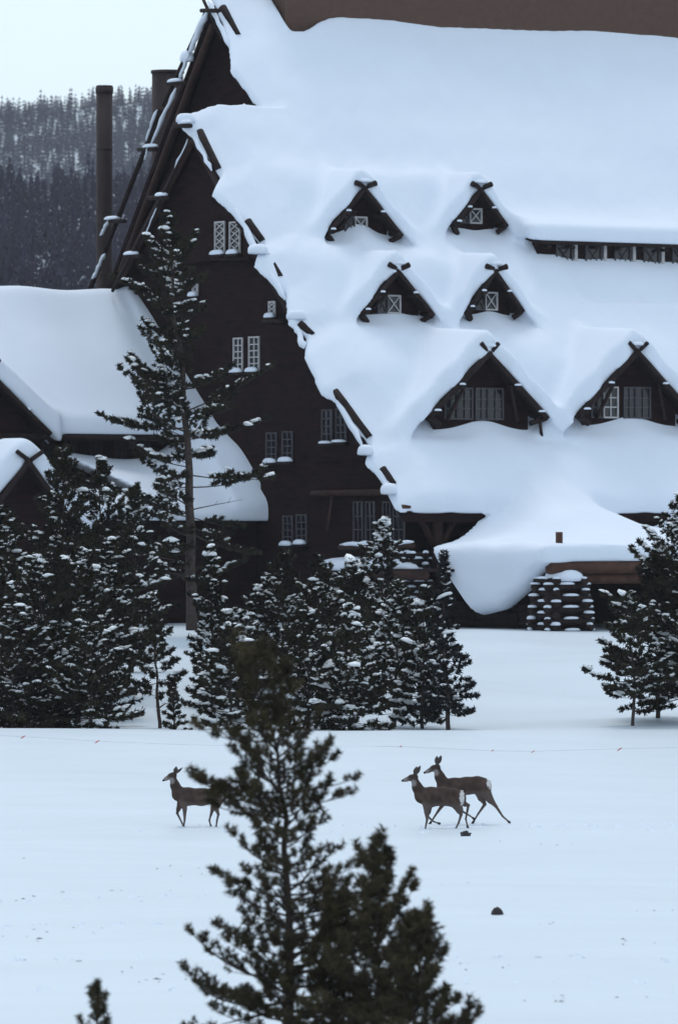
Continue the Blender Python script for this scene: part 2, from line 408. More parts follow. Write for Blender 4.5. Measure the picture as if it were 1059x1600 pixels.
# ---- windows
def window(parent, plane, c0, a0, b0, w, h, style, m, cols=2, rows=4, pane_name='pane'):
    """plane 'u': wall facing -u at u=c0, a along v; plane 'v': wall facing -v at v=c0, a along u"""
    P3 = (lambda a, b, n: (c0 - n, a0 + a, b0 + b)) if plane == 'u' else (lambda a, b, n: (a0 + a, c0 - n, b0 + b))
    mb = MB(); t = 0.07
    def bar(a1, b1, a2, b2, n0=0.03, n1=0.10): mb.box(P3(a1, b1, n0), P3(a2, b2, n1))
    bar(-w/2 - t, -h/2, -w/2, h/2); bar(w/2, -h/2, w/2 + t, h/2)
    bar(-w/2 - t, h/2, w/2 + t, h/2 + t); bar(-w/2 - t, -h/2 - t, w/2 + t, -h/2)
    if style == 'grid':
        for i in range(1, cols): x = -w/2 + w * i / cols; bar(x - .025, -h/2, x + .025, h/2, .035, .085)
        for i in range(1, rows): y = -h/2 + h * i / rows; bar(-w/2, y - .025, w/2, y + .025, .038, .082)
    else:
        def diag(a1, b1, a2, b2, n0):
            d = Vector((a2 - a1, b2 - b1)).normalized(); q = Vector((-d.y, d.x)) * 0.022
            poly = [P3(a1 + q.x, b1 + q.y, n0), P3(a2 + q.x, b2 + q.y, n0), P3(a2 - q.x, b2 - q.y, n0), P3(a1 - q.x, b1 - q.y, n0)]
            e = Vector(P3(0, 0, 0.03)) - Vector(P3(0, 0, 0)); mb.prism(poly, e)
        for i in range(rows):
            y0, y1 = -h/2 + h * i / rows, -h/2 + h * (i + 1) / rows
            for j in range(cols):
                x0, x1 = -w/2 + w * j / cols, -w/2 + w * (j + 1) / cols
                diag(x0, y0, x1, y1, .04); diag(x0, y1, x1, y0, .071)
        for i in range(1, cols): x = -w/2 + w * i / cols; bar(x - .04, -h/2, x + .04, h/2, .036, .103)
    o = mb.build('window', m, parent)
    par = parent if parent.parent else o
    MB().box(P3(-w/2, -h/2, 0.008), P3(w/2, h/2, 0.022)).build(pane_name, M['glass'], par)
    return o
def snow_lump(parent, c, size, name='snow', rz=0.0, seed=0, n=14, m=8, flat=0.25):
    """rounded uneven pillow of snow, flat below; size = half extents"""
    r = random.Random(seed + int(abs(c[0]) * 97 + abs(c[1]) * 31 + abs(c[2]) * 7))
    ph = [r.uniform(0, 6.28) for _ in range(4)]
    vs, fs = [], []
    for i in range(m + 1):
        th = math.pi * i / m
        for j in range(n):
            a = 2 * math.pi * j / n
            f = 1 + 0.10 * math.sin(2 * a + ph[0]) + 0.07 * math.sin(3 * a + ph[1]) + 0.06 * math.sin(5 * a + 2 * th + ph[2])
            sx = math.copysign(abs(math.sin(th)) ** 0.7, math.sin(th))
            x, y, z = sx * math.cos(a) * f, sx * math.sin(a) * f, math.cos(th)
            z = z if z > -flat else -flat + (z + flat) * 0.15
            vs.append((x * size[0], y * size[1], z * size[2]))
    for i in range(m):
        for j in range(n):
            k = (j + 1) % n; fs.append((i*n+j, (i+1)*n+j, (i+1)*n+k, i*n+k))
    ca, sa = math.cos(rz), math.sin(rz)
    vs = [(c[0] + x * ca - y * sa, c[1] + x * sa + y * ca, c[2] + z) for x, y, z in vs]
    return mesh_np(name, vs, fs, M['snow'], parent, True)
def snow_strip(parent, p0, p1, r, name='snow', k=9, seed=1):
    rr = random.Random(seed)
    p0, p1 = Vector(p0), Vector(p1)
    rad = [r * (0.35 if i in (0, k - 1) else rr.uniform(0.75, 1.2)) for i in range(k)]
    return MB().tube([p0.lerp(p1, i / (k - 1)) + Vector((rr.uniform(-.04, .04), 0, rr.uniform(-.03, .05))) for i in range(k)], rad, 10, 0.08).build(name, M['snow'], parent, True)

# windows of the gable wall (photo rectangle, wall plane, style)
GW = [(338, 353, 346, 397, UG - .43, 'lattice', 'frame', 1, 4), (361, 377, 346, 396, UG - .43, 'lattice', 'frame', 1, 4),
      (422, 432, 471, 495, UG, 'lattice', 'frame', 1, 3),
      (367, 381, 528, 581, UG, 'grid', 'frame', 2, 5), (391, 407, 526, 580, UG, 'grid', 'frame', 2, 5),
      (418, 434, 676, 722, UG - .165, 'grid', 'grey_frame', 2, 4), (443, 459, 674, 720, UG - .165, 'grid', 'grey_frame', 2, 4),
      (505, 521, 640, 692, UG - .37, 'grid', 'grey_frame', 2, 4), (527, 543, 638, 690, UG - .37, 'grid', 'grey_frame', 2, 4),
      (444, 459, 806, 851, UG - .165, 'grid', 'grey_frame', 2, 4), (465, 481, 804, 849, UG - .165, 'grid', 'grey_frame', 2, 4),
      (303, 311, 443, 462, UG, 'lattice', 'frame', 1, 2)]
for i, (x0, x1, y0, y1, u_, st, fm, cols, rows) in enumerate(GW):
    p, q = on_u(x0, y1, u_), on_u(x1, y0, u_)
    w_, h_ = abs(p[1] - q[1]) - .1, q[2] - p[2] - .1
    ob = window(lodge, 'u', u_, (p[1] + q[1]) / 2, (p[2] + q[2]) / 2, w_, h_, st, M[fm], cols, rows)
    zc = p[2]
    MB().box((u_ - .32, min(p[1], q[1]) - .12, zc - .16), (u_ - .002, max(p[1], q[1]) + .12, zc - .07)).build('sill', M['log'], lodge)
    snow_lump(lodge, (u_ - .2, (p[1] + q[1]) / 2, zc - .02), (.2, w_ / 2 + .14, .20 if i not in (7, 8) else .11), 'sill_snow', 0, i, flat=.02)

# ---- dormers
def dormer(d, i):
    u0, vf, za, hw, hh = d['u'], d['v'], d['z'], d['hw'], d['h']
    m = hh / hw
    big = d['style'] == 'grid'
    wl_ = MB()
    wl_.prism([(u0 - hw * .84, vf, za - hh * .84 - .25), (u0, vf, za - .16), (u0 + hw * .84, vf, za - hh * .84 - .25), (u0 + hw * .84, vf, za - hh - 1.5), (u0 - hw * .84, vf, za - hh - 1.5)], (0, hh + .8, 0))
    o = wl_.build('dormer', M['wall'], lodge)
    for s in (-1, 1):                                 # roof boards
        MB().prism([(u0 + s * .004, vf - .55, za), (u0 + s * hw * 1.05, vf - .55, za - hh * 1.05), (u0 + s * hw * 1.05, vf - .55, za - hh * 1.05 - .14), (u0 + s * .004, vf - .55, za - .16)], (0, hh + 1.2, 0)).build('roof_board', M['log'], o)
        r = .13 if big else .11
        log('rafter', (u0 + s * (hw * 1.04), vf - .62, za - m * hw * 1.04 - .12), (u0 - s * .10, vf - .62 - .02 * s, za - .02), r, M['log'], o)
        ha = math.radians(d['horn']); L = .46 if big else .42
        log('horn_log', (u0 + s * .12, vf - .68 - .03 * s, za + .02), (u0 + s * (.12 + L * math.cos(ha)), vf - .70 - .03 * s, za + .02 + L * math.sin(ha)), .10 if not big else .09, M['log'], o, .13 if not big else .10)
        for f, sn in ((.50, True), (.93, big or s < 0)):
            pu, pz = u0 + s * hw * f, za - hh * f - .24
            log('purlin_end', (pu, vf + .1, pz), (pu, vf - .80, pz), .10, M['log'], o)
            if sn: snow_lump(o, (pu - s * .03, vf - .74, pz + .12), (.12 if not big else .17, .10, .07), 'snow', 0, i)
    log('eave_log', (u0 - hw * 1.05, vf - .50, za - hh * 1.05 - .08), (u0 - hw * .80, vf - .30, za - hh - .55), .15, M['log'], o)
    log('eave_log', (u0 + hw * 1.05, vf - .50, za - hh * 1.05 - .08), (u0 + hw * .80, vf - .30, za - hh - .45), .12, M['log'], o)
    snow_lump(o, (u0 + .05, vf - .60, za + .24), (.30, .22, .12), 'snow', 0, i + 40)
    zb_ = za - hh
    if not big:
        du_, w_, h_ = d['win']
        window(o, 'v', vf, u0 + du_ - .28, zb_ + .28, w_ * .42, h_ * .8, 'lattice', M['grey_frame'], 1, 1)
        window(o, 'v', vf, u0 + du_ + .30, zb_ + .28, w_ * .58, h_ * .8, 'lattice', M['frame'], 1, 1)
        log('bracket_log', (u0 - hw * .55, vf - .15, zb_ + .1), (u0 - hw * .2, vf - .45, zb_ + hh * .45), .07, M['log'], o)
    else:
        for k, off in enumerate((-1.28, .32) if i == 4 else (-1.45, .30)):
            fm = M['grey_frame'] if (i == 4 or k == 1) else M['frame']
            window(o, 'v', vf, u0 + off - .30, zb_ + .38, .55, 1.25, 'grid', M['grey_frame'], 2, 3)
            window(o, 'v', vf, u0 + off + .42, zb_ + .38, .68, 1.25, 'grid', fm, 2, 3)
        for s in (-1, 1):
            log('brace_log', (u0 + s * hw * .62, vf - .12, zb_ - .35), (u0 + s * hw * .40, vf - .55, zb_ + hh * .45), .08, M['log'], o)
        log('post', (u0 + hw * .98, vf - .45, zb_ - 1.0), (u0 + hw * .93, vf - .45, zb_ - .1), .07, M['log'], o)
    return o
for i, d in enumerate(DORM): dormer(d, i)

# ---- shed dormer with a row of lattice windows
sv, sz = SHED['v'], SHED['z']
sh = MB().box((SHED['u0'] + .3, sv, sz - 2.2), (SHED['u1'], sv + 3, sz - .15)).build('shed_dormer', M['wall'], lodge)
MB().prism([(SHED['u0'] - .1, sv - .5, sz - .14), (SHED['u1'], sv - .5, sz - .14), (SHED['u1'], sv + 2.6, sz + .62), (SHED['u0'] - .1, sv + 2.6, sz + .62)], (0, 0, -.13)).build('roof_board', M['log'], sh)
for k in range(9):
    uc = SHED['u0'] + 1.75 + k * 1.62
    window(sh, 'v', sv, uc, sz - .72, .78, .95, 'lattice', M['grey_frame'], 1, 1)
    MB().box((uc + .55, sv - .12, sz - 1.6), (uc + .70, sv - .002, sz - .16)).build('window_post', M['frame'], sh)
for k in range(12):
    uc = SHED['u0'] + .6 + k * 1.3
    log('rafter_end', (uc, sv, sz - .36), (uc, sv - .62, sz - .40), .07, M['log'], sh)

# ---- rake logs, poles and brackets of the two gables
def seg(name, p, q, r, m, r1=None): return log(name, p, q, r, m, lodge, r1)
for (x0, y0, x1, y1) in [(348, 12, 372, 56), (312, 206, 341, 263), (387, 346, 410, 376), (420, 401, 438, 434), (468, 506, 489, 524), (523, 612, 577, 683), (597, 733, 615, 757)]:
    seg('verge_log', on_roof(x0, y0, .30), on_roof(x1, y1, .30), .19, M['log'], .15)
for k, (x0, y0, x1, y1, r) in enumerate([(326, 2, 358, 74, .13), (300, 208, 331, 266, .11), (364, 322, 402, 392, .17), (404, 402, 446, 468, .20), (460, 498, 474, 545, .18), (519, 610, 567, 698, .15), (588, 728, 612, 776, .18)]):
    snow_strip(lodge, on_roof(x0, y0, .12), on_roof(x1, y1, .12), r * .85, 'verge_snow', 9, k)
for k, (x, y, a_, b_) in enumerate([(404, 393, .52, .34), (464, 496, .42, .32), (571, 707, .32, .34), (608, 768, .36, .36), (290, 188, .42, .32)]):
    p = on_roof(x, y, .3); snow_lump(lodge, p, (a_, b_ + .1, b_), 'verge_snow', 0, 60 + k)
for (x0, y0, x1, y1) in [(345, 60, 403, 190), (318, 225, 610, 790)]:
    uu_ = 4.9 if y0 < 100 else -0.05
    p, q = on_roof(x0, y0, -.2), on_roof(x1, y1, -.2)
    seg('bargeboard', (uu_ - .12, p[1], p[2]), (uu_ - .12, q[1], q[2]), .15, M['log'])
# upper gable left rake
UU, UL = 4.5, -0.45
seg('bargeboard', on_u(333, 38, UU), on_u(190, 425, UU), .17, M['brown_log'], .19)
seg('rake_pole', on_u(324, 14, UU), on_u(255, 165, UU), .10, M['log'])
seg('rake_pole', on_u(252, 170, UU), on_u(140, 455, UU), .12, M['log'])
seg('rake_pole', on_u(318, 0, UU), on_u(346, 60, UU), .08, M['log'])
seg('bargeboard', on_u(300, 222, UL), on_u(186, 440, UL), .15, M['brown_log'], .17)
seg('rake_pole', on_u(297, 222, UL - .15), on_u(176, 455, UL - .15), .08, M['log'])
for k, (x0, x1, y, u_) in enumerate([(318, 346, 14, UU), (266, 296, 128, UU), (220, 248, 231, UU), (167, 199, 343, UU), (237, 266, 307, UL), (198, 228, 398, UL), (275, 302, 194, UL)]):
    p, q = on_u(x0, y, u_), on_u(x1, y, u_)
    seg('bracket_log', (p[0] - .12, p[1], p[2] - .08), (q[0] - .12, q[1], q[2] - .08), .10, M['log'])
    if k != 0:
        c = [(p[j] + q[j]) / 2 for j in range(3)]
        snow_lump(lodge, (c[0] - .12, c[1] + (.25 if k % 2 else -.2), c[2] + .05), (.17, abs(p[1] - q[1]) * .36, .13), 'bracket_snow', 0, k)
for k, (x0, y0, x1, y1, r, u_) in enumerate([(327, 24, 300, 88, .20, UU), (300, 88, 284, 128, .13, UU), (279, 142, 241, 228, .15, UU), (250, 175, 232, 225, .10, UU), (236, 236, 230, 255, .08, UU), (176, 348, 161, 372, .11, UU), (168, 400, 149, 440, .15, UU), (298, 222, 263, 302, .07, UL), (254, 318, 232, 374, .05, UL)]):
    snow_strip(lodge, Vector(on_u(x0, y0, u_)) + Vector((-.15, 0, .12)), Vector(on_u(x1, y1, u_)) + Vector((-.15, 0, .12)), r * .68, 'rake_snow', 8, 20 + k)
snow_lump(lodge, on_u(292, 92, UU), (.3, .45, .4), 'rake_snow', 0, 3)

# ---- ground floor of the gable: beam, braces, tall windows, balcony
seg('floor_beam', on_u(488, 771, 0.2), on_u(612, 769, 0.2), .14, M['brown_log'])
seg('brace_log', on_u(520, 775, 0.3), on_u(512, 830, 0.3), .10, M['brown_log'])
for x0, x1 in ((554, 569), (573, 588), (600, 612), (616, 634)):
    p, q = on_u(x0, 850, UG - .165), on_u(x1, 784, UG - .165)
    window(lodge, 'u', UG - .165, (p[1] + q[1]) / 2, (p[2] + q[2]) / 2, abs(p[1] - q[1]) - .12, q[2] - p[2] - .1, 'grid', M['grey_frame'], 2, 3)
# eave log and the tree-trunk posts with Y braces below it
seg('eave_log', (-.2, -.55, 7.18), (36, -.55, 7.18), .16, M['beam'])
for uc in (1.9, 16.5):
    seg('post', (uc, -.2, 4.0), (uc, -.2, 7.1), .26, M['brown_log'])
    for s in (-1, 1): seg('brace_log', (uc + s * .2, -.25, 5.6), (uc + s * 1.15, -.3, 7.1), .14, M['brown_log'], .12)
# side balcony
bp0, bp1 = on_u(512, 897, -.9), on_u(664, 899, -.9)
seg('balcony_beam', bp0, bp1, .20, M['brown_log'])
MB().box((-1.0, bp1[1], bp0[2] + .15), (UG - .01, bp0[1], bp0[2] + .27)).build('balcony_floor', M['log'], lodge)
rp0, rp1 = on_u(530, 855, -.9), on_u(646, 853, -.9)
seg('railing_log', rp0, rp1, .10, M['brown_log'])
snow_strip(lodge, Vector(rp0) + Vector((0, 0, .12)), Vector(rp1) + Vector((0, 0, .12)), .09, 'railing_snow', 12, 5)
seg('railing_log', on_u(548, 878, -.9), on_u(580, 866, -.9), .06, M['log'])
c0, c1 = on_u(508, 882, -.5), on_u(634, 880, -.5)
snow_lump(lodge, ((c0[0] + c1[0]) / 2, (c0[1] + c1[1]) / 2, c0[2] - .1), (.7, abs(c0[1] - c1[1]) / 2 + .2, .45), 'balcony_snow', 0, 9, 30, 10)

# ---- entrance porch: deck, beams, crib piers of crossed logs
MB().box((1.3, -9.6, 4.62), (34, .9, 4.97)).build('porch_deck', M['log'], lodge)
seg('porch_beam', (.95, -9.75, 4.72), (12, -9.75, 4.72), .26, M['beam'])
seg('porch_beam', (1.3, -9.45, 4.28), (12, -9.45, 4.28), .24, M['beam'])
seg('post', (1.85, -9.2, 4.9), (1.85, -9.2, 6.18), .15, M['beam'], .14)
seg('porch_beam', (1.5, -9.4, 4.45), (1.5, .6, 4.45), .24, M['log'])
def crib(u0, v0, su, sv_, z0, n, step, taper, seed, cap):
    o = bpy.data.objects.new('crib_pier', None); link(o, lodge)
    r_ = random.Random(seed)
    mb = MB().box((u0 + .35, v0 + .35, z0 - .5), (u0 + su - .35, v0 + sv_ - .35, z0 + n * step)); core = mb.build('pier_core', M['wall'], o)
    for k in range(n):
        z = z0 + (k + .5) * step; tp = taper * k
        for s in (0, 1):
            if k % 2 == 0:                            # logs along u (front faces)
                v = v0 + tp + .14 if s == 0 else v0 + sv_ - tp - .14
                p, q = (u0 + tp - .22, v, z), (u0 + su - tp + .22, v, z)
            else:
                u_ = u0 + tp + .14 if s == 0 else u0 + su - tp - .14
                p, q = (u_, v0 + tp - .22, z), (u_, v0 + sv_ - tp + .22, z)
            log('crib_log', p, q, step * .62, M['log'], o, None, 8)
            for e, e2 in ((p, q), (q, p)):            # snow on every protruding end
                dd = Vector(e2) - Vector(e); dd.normalize()
                c = Vector(e) + dd * .13
                along_u = k % 2 == 0
                q_ = r_.uniform(.55, 1.25)
                if r_.random() < .88: snow_lump(o, (c.x, c.y, c.z + step * .48), ((.22 if along_u else .17) * q_, (.17 if along_u else .22) * q_, step * .42 * r_.uniform(.6, 1.2)), 'snow', 0, k, 8, 5)
            if r_.random() < .95 and s == 0:          # and along the middle of the log
                c = (Vector(p) + Vector(q)) / 2 + Vector((r_.uniform(-.1, .1), 0, 0))
                off = Vector((0, -.14, 0)) if k % 2 == 0 else Vector((-.14, 0, 0))
                snow_lump(o, tuple(c + off + Vector((0, 0, step * .5))), ((.42, .13, step * .35) if k % 2 == 0 else (.13, .32, step * .35)), 'snow', 0, k + 9, 10, 5)
    if cap: snow_lump(o, (u0 + su / 2, v0 + sv_ / 2 - .1, z0 + n * step), (su * .40, sv_ * .42, .42), 'snow', 0, 4, 18, 8)
    return o
crib(.75, -10.2, 2.05, 1.55, 1.95, 10, .235, .022, 1, True)
crib(-.35, -1.3, 1.0, 1.2, 2.0, 14, .235, 0, 2, False)
for k in range(4):                                    # stacked log wall under the side of the porch
    for (va_, vb_) in ((-9, -6.1), (-6, -2.9), (-2.8, .4)):
        log('wall_log', (2.1 + .05 * (k % 2), va_, 2.05 + k * .33), (2.1 + .05 * (k % 2), vb_, 2.05 + k * .33), .185, M['log'], lodge)

# ------------------------------------------------------------------ lower wing at the left
wing = empty('lodge_wing', tuple(OA), A)
tag(wing, 'lower dark wing with a rounded snow-heaped roof against the lodge gable', 'building')
WZ = lambda v: 7.3 + .857 * (v - 11.4); LZ = lambda v: 7.3 + .43 * (v - 11.4)
h2 = 0.14
lo2 = np.array([-22., 8.0, 4.0]); n2 = np.ceil((np.array([1.0, 26.0, 19.5]) - lo2) / h2).astype(int)
ua1 = (lo2[0] + h2 * np.arange(n2[0])).astype(np.float32); va1 = (lo2[1] + h2 * np.arange(n2[1])).astype(np.float32); za1 = (lo2[2] + h2 * np.arange(n2[2])).astype(np.float32)
uu, vv, zz = ua1[:, None, None], va1[None, :, None], za1[None, None, :]
nz_ = (0.10 * wav(ua1[:, None], va1[None, :], 6, 51))[:, :, None]
top = 7.0 + .857 * (vv - 11.4) + .25 + nz_
top = smin(top, 17.65 - .9 * (vv - 23.2) + nz_, 1.6)
up = smax((zz - top) * .76, (15.95 - vv) + 0 * uu, .4); up = np.maximum(up, (7.3 + .857 * (vv - 11.4) - .80) - zz)
up = np.maximum(up, vv - 24.6)
lt = 7.3 + .43 * (vv - 11.4) + nz_ + 1.6 * np.exp(-((uu - .7) / 1.6) ** 2) * ss(10, 14, vv) + .18 * np.sin(uu * .7)
lw = smax((zz - lt) * .9, vv - 16.9, .3); lw = smax(lw, 11.0 - vv, .3); lw = np.maximum(lw, (7.3 + .43 * (vv - 11.4) - .55) - zz)
fill = np.maximum(np.maximum((zz - top) * .76, np.abs(uu - 0.5) - .75 - .10 * (15.3 - vv)), np.maximum((7.3 + .43 * (vv - 11.4) - .5) - zz, 11.6 - vv))  # bank of snow in the corner by the gable
SS = smin(smin(up, lw, .25), fill, .7)
WD = [dict(u=-11.65, v=11.4, z=9.22, hw=2.25, h=2.65, t=.95), dict(u=-11.03, v=16.2, z=13.25, hw=2.8, h=2.4, t=.85)]
for d in WD:
    m = d['h'] / d['hw']; cz = 1 / math.sqrt(1 + m * m)
    zr = d['z'] - m * (np.sqrt((uu - d['u']) ** 2 + .6 ** 2) - .35)
    cap = smax((zz - zr - d['t'] * 1.3) * cz, d['v'] - .6 - vv, .6); cap = np.maximum(cap, vv - d['v'] - 7); cap = np.maximum(cap, (zr - .1 - zz) * cz)
    cap = np.maximum(cap, np.abs(uu - d['u']) - d['hw'] * 1.35)
    SS = smin(SS, cap, .6)
    void = np.maximum(np.maximum((zz - (d['z'] - m * np.abs(uu - d['u'])) + .02) * cz, vv - d['v'] - .8), d['v'] - 3.2 - vv)
    SS = np.maximum(SS, -void)
P, Q = surface_nets(SS.astype(np.float32), lo2, h2)
mesh_np('roof_snow', P, Q, M['snow'], wing, True)
del SS
MB().prism([(-22, 16.1, 10.48), (UG - .02, 16.1, 10.48), (UG - .02, 23.2, 16.6), (-22, 23.2, 16.6)], (0, 0, -.25)).build('upper_roof', M['wall'], wing)
MB().prism([(-22, 17.0, 1.2), (-22, 17.0, 10.9), (-22, 23.2, 16.2), (-22, 31, 9), (-22, 31, 1.2)], (22.65, 0, 0)).build('upper_wall', M['wall'], wing)
MB().prism([(-22, 11.9, 1.2), (-22, 11.9, 6.9), (-22, 16.9, 9.0), (-22, 16.9, 1.2)], (22.5, 0, 0)).build('lower_wall', M['wall'], wing)
log('eave_log', (-22, 16.05, 10.28), (UG - .1, 16.05, 10.28), .13, M['log'], wing)
for k in range(6):
    window(wing, 'v', 16.99, -7.2 + k * 1.25, 9.75, .5, .8, 'grid', M['log'], 2, 3)
for i, d in enumerate(WD):
    u0, vf, za, hw, hh = d['u'], d['v'], d['z'], d['hw'], d['h']
    o = MB().prism([(u0 - hw * .86, vf, za - hh * .86 - .25), (u0, vf, za - .18), (u0 + hw * .86, vf, za - hh * .86 - .25), (u0 + hw * .86, vf, za - hh - 2.2), (u0 - hw * .86, vf, za - hh - 2.2)], (0, 5, 0)).build('dormer', M['wall'], wing)
    for s in (-1, 1):
        MB().prism([(u0 + s * .004, vf - .5, za), (u0 + s * hw * 1.1, vf - .5, za - hh * 1.1), (u0 + s * hw * 1.1, vf - .5, za - hh * 1.1 - .15), (u0 + s * .004, vf - .5, za - .16)], (0, 5.5, 0)).build('roof_board', M['log'], o)
        log('rafter', (u0 + s * hw * 1.15, vf - .62, za - hh * 1.15 - .1), (u0 - s * .1, vf - .62 - .02 * s, za), .13, M['log'], o)
        log('horn_log', (u0 + s * .08, vf - .7 - .03 * s, za + .02), (u0 + s * .62, vf - .72 - .03 * s, za + .36), .10, M['log'], o)
        snow_lump(o, (u0 + s * hw * .75, vf - .6, za - hh * .75 + .02), (.16, .12, .10), 'snow', 0, i)
    if i: window(o, 'v', vf, u0, za - hh * .85, 1.3, 1.0, 'grid', M['grey_frame'], 4, 3)

# ------------------------------------------------------------------ chimney stacks behind the gable
def stack(px, w_px, top_y, Y, label, cap):
    p = at(px, top_y, Y); r = w_px / F * Y / 2; z0 = 1.5
    o = empty('chimney_stack', (p.x, Y, z0))
    h = p.z - z0
    MB().tube([(0, 0, h * k / 6) for k in range(7)], r * .94, 20).build('pipe', M['stack'], o, True)
    if cap: MB().tube([(0, 0, h - .30), (0, 0, h + .02)], r * 1.04, 20).build('rim', M['stack'], o, True)
    if cap: MB().tube([(0, 0, h + .021), (0, 0, h + .10)], r * .96, 20).build('cap', M['stack'], o, True)
    else: MB().tube([(0, 0, h - .12), (0, 0, h + .02)], r * 1.01, 20).build('rim', M['stack'], o, True)
    for k in range(1, 5):
        MB().tube([(0, 0, h - k * 3.1), (0, 0, h - k * 3.1 + .10)], r * .975, 20).build('seam_band', M['stack'], o, True)
    tag(o, label, 'chimney', 'chimney stacks')
stack(163.5, 27, 137, 282, 'slim tall dark chimney stack with a flanged rim standing clear against the forest', True)
stack(262, 52, 111, 276, 'wide rusty chimney stack partly hidden behind the gable rafters', False)

# ------------------------------------------------------------------ trees
def tuft_template(n, spread, width, seed, brush=False):
    r = np.random.default_rng(seed); T = []
    for i in range(n):
        a = r.uniform(0, 6.283); s = r.uniform(0.4 if brush else 0.15, 1) * spread
        d = np.array([math.sin(s) * math.cos(a), math.sin(s) * math.sin(a), math.cos(s)])
        st = np.array([0, 0, r.uniform(0.0, 0.60)]) if brush else np.array([0, 0, r.uniform(0.0, 0.5)])
        ln = r.uniform(0.30, 0.42) if brush else r.uniform(0.42, 0.60)
        side = np.cross(d, r.normal(size=3)); side /= np.linalg.norm(side)
        T.append([st - side * width / 2, st + side * width / 2, st + d * ln])
    return np.array(T).reshape(-1, 3)
MID_T = [tuft_template(18, 1.75, 0.26, k) for k in range(4)]
NEAR_T = [tuft_template(62, 1.55, 0.065, 10 + k, True) for k in range(4)]
def lump_template(seed):
    r = np.random.default_rng(seed)
    vs = [(0, 0, 0.5)]
    for (zz_, rr_, n) in ((0.28, 0.75, 7), (-0.1, 1.0, 7), (-0.28, 0.6, 7)):
        for j in range(n):
            a = 6.283 * j / n + zz_; q = rr_ * r.uniform(.72, 1.2)
            vs.append((q * math.cos(a), q * math.sin(a), zz_ + r.uniform(-.08, .08)))
    vs.append((0, 0, -0.32)); f = []
    for j in range(7):
        k = (j + 1) % 7
        f += [(0, 1 + j, 1 + k), (1 + j, 8 + j, 8 + k), (1 + j, 8 + k, 1 + k), (8 + j, 15 + j, 15 + k), (8 + j, 15 + k, 8 + k), (15 + j, 22, 15 + k)]
    return np.array(vs), np.array(f)
LUMPS = [lump_template(k) for k in range(4)]
def frames(D, r):
    D = D / np.linalg.norm(D, axis=1, keepdims=True)
    q = r.normal(size=D.shape); X = np.cross(D, q); X /= np.linalg.norm(X, axis=1, keepdims=True)
    return np.stack([X, np.cross(D, X), D], 2)
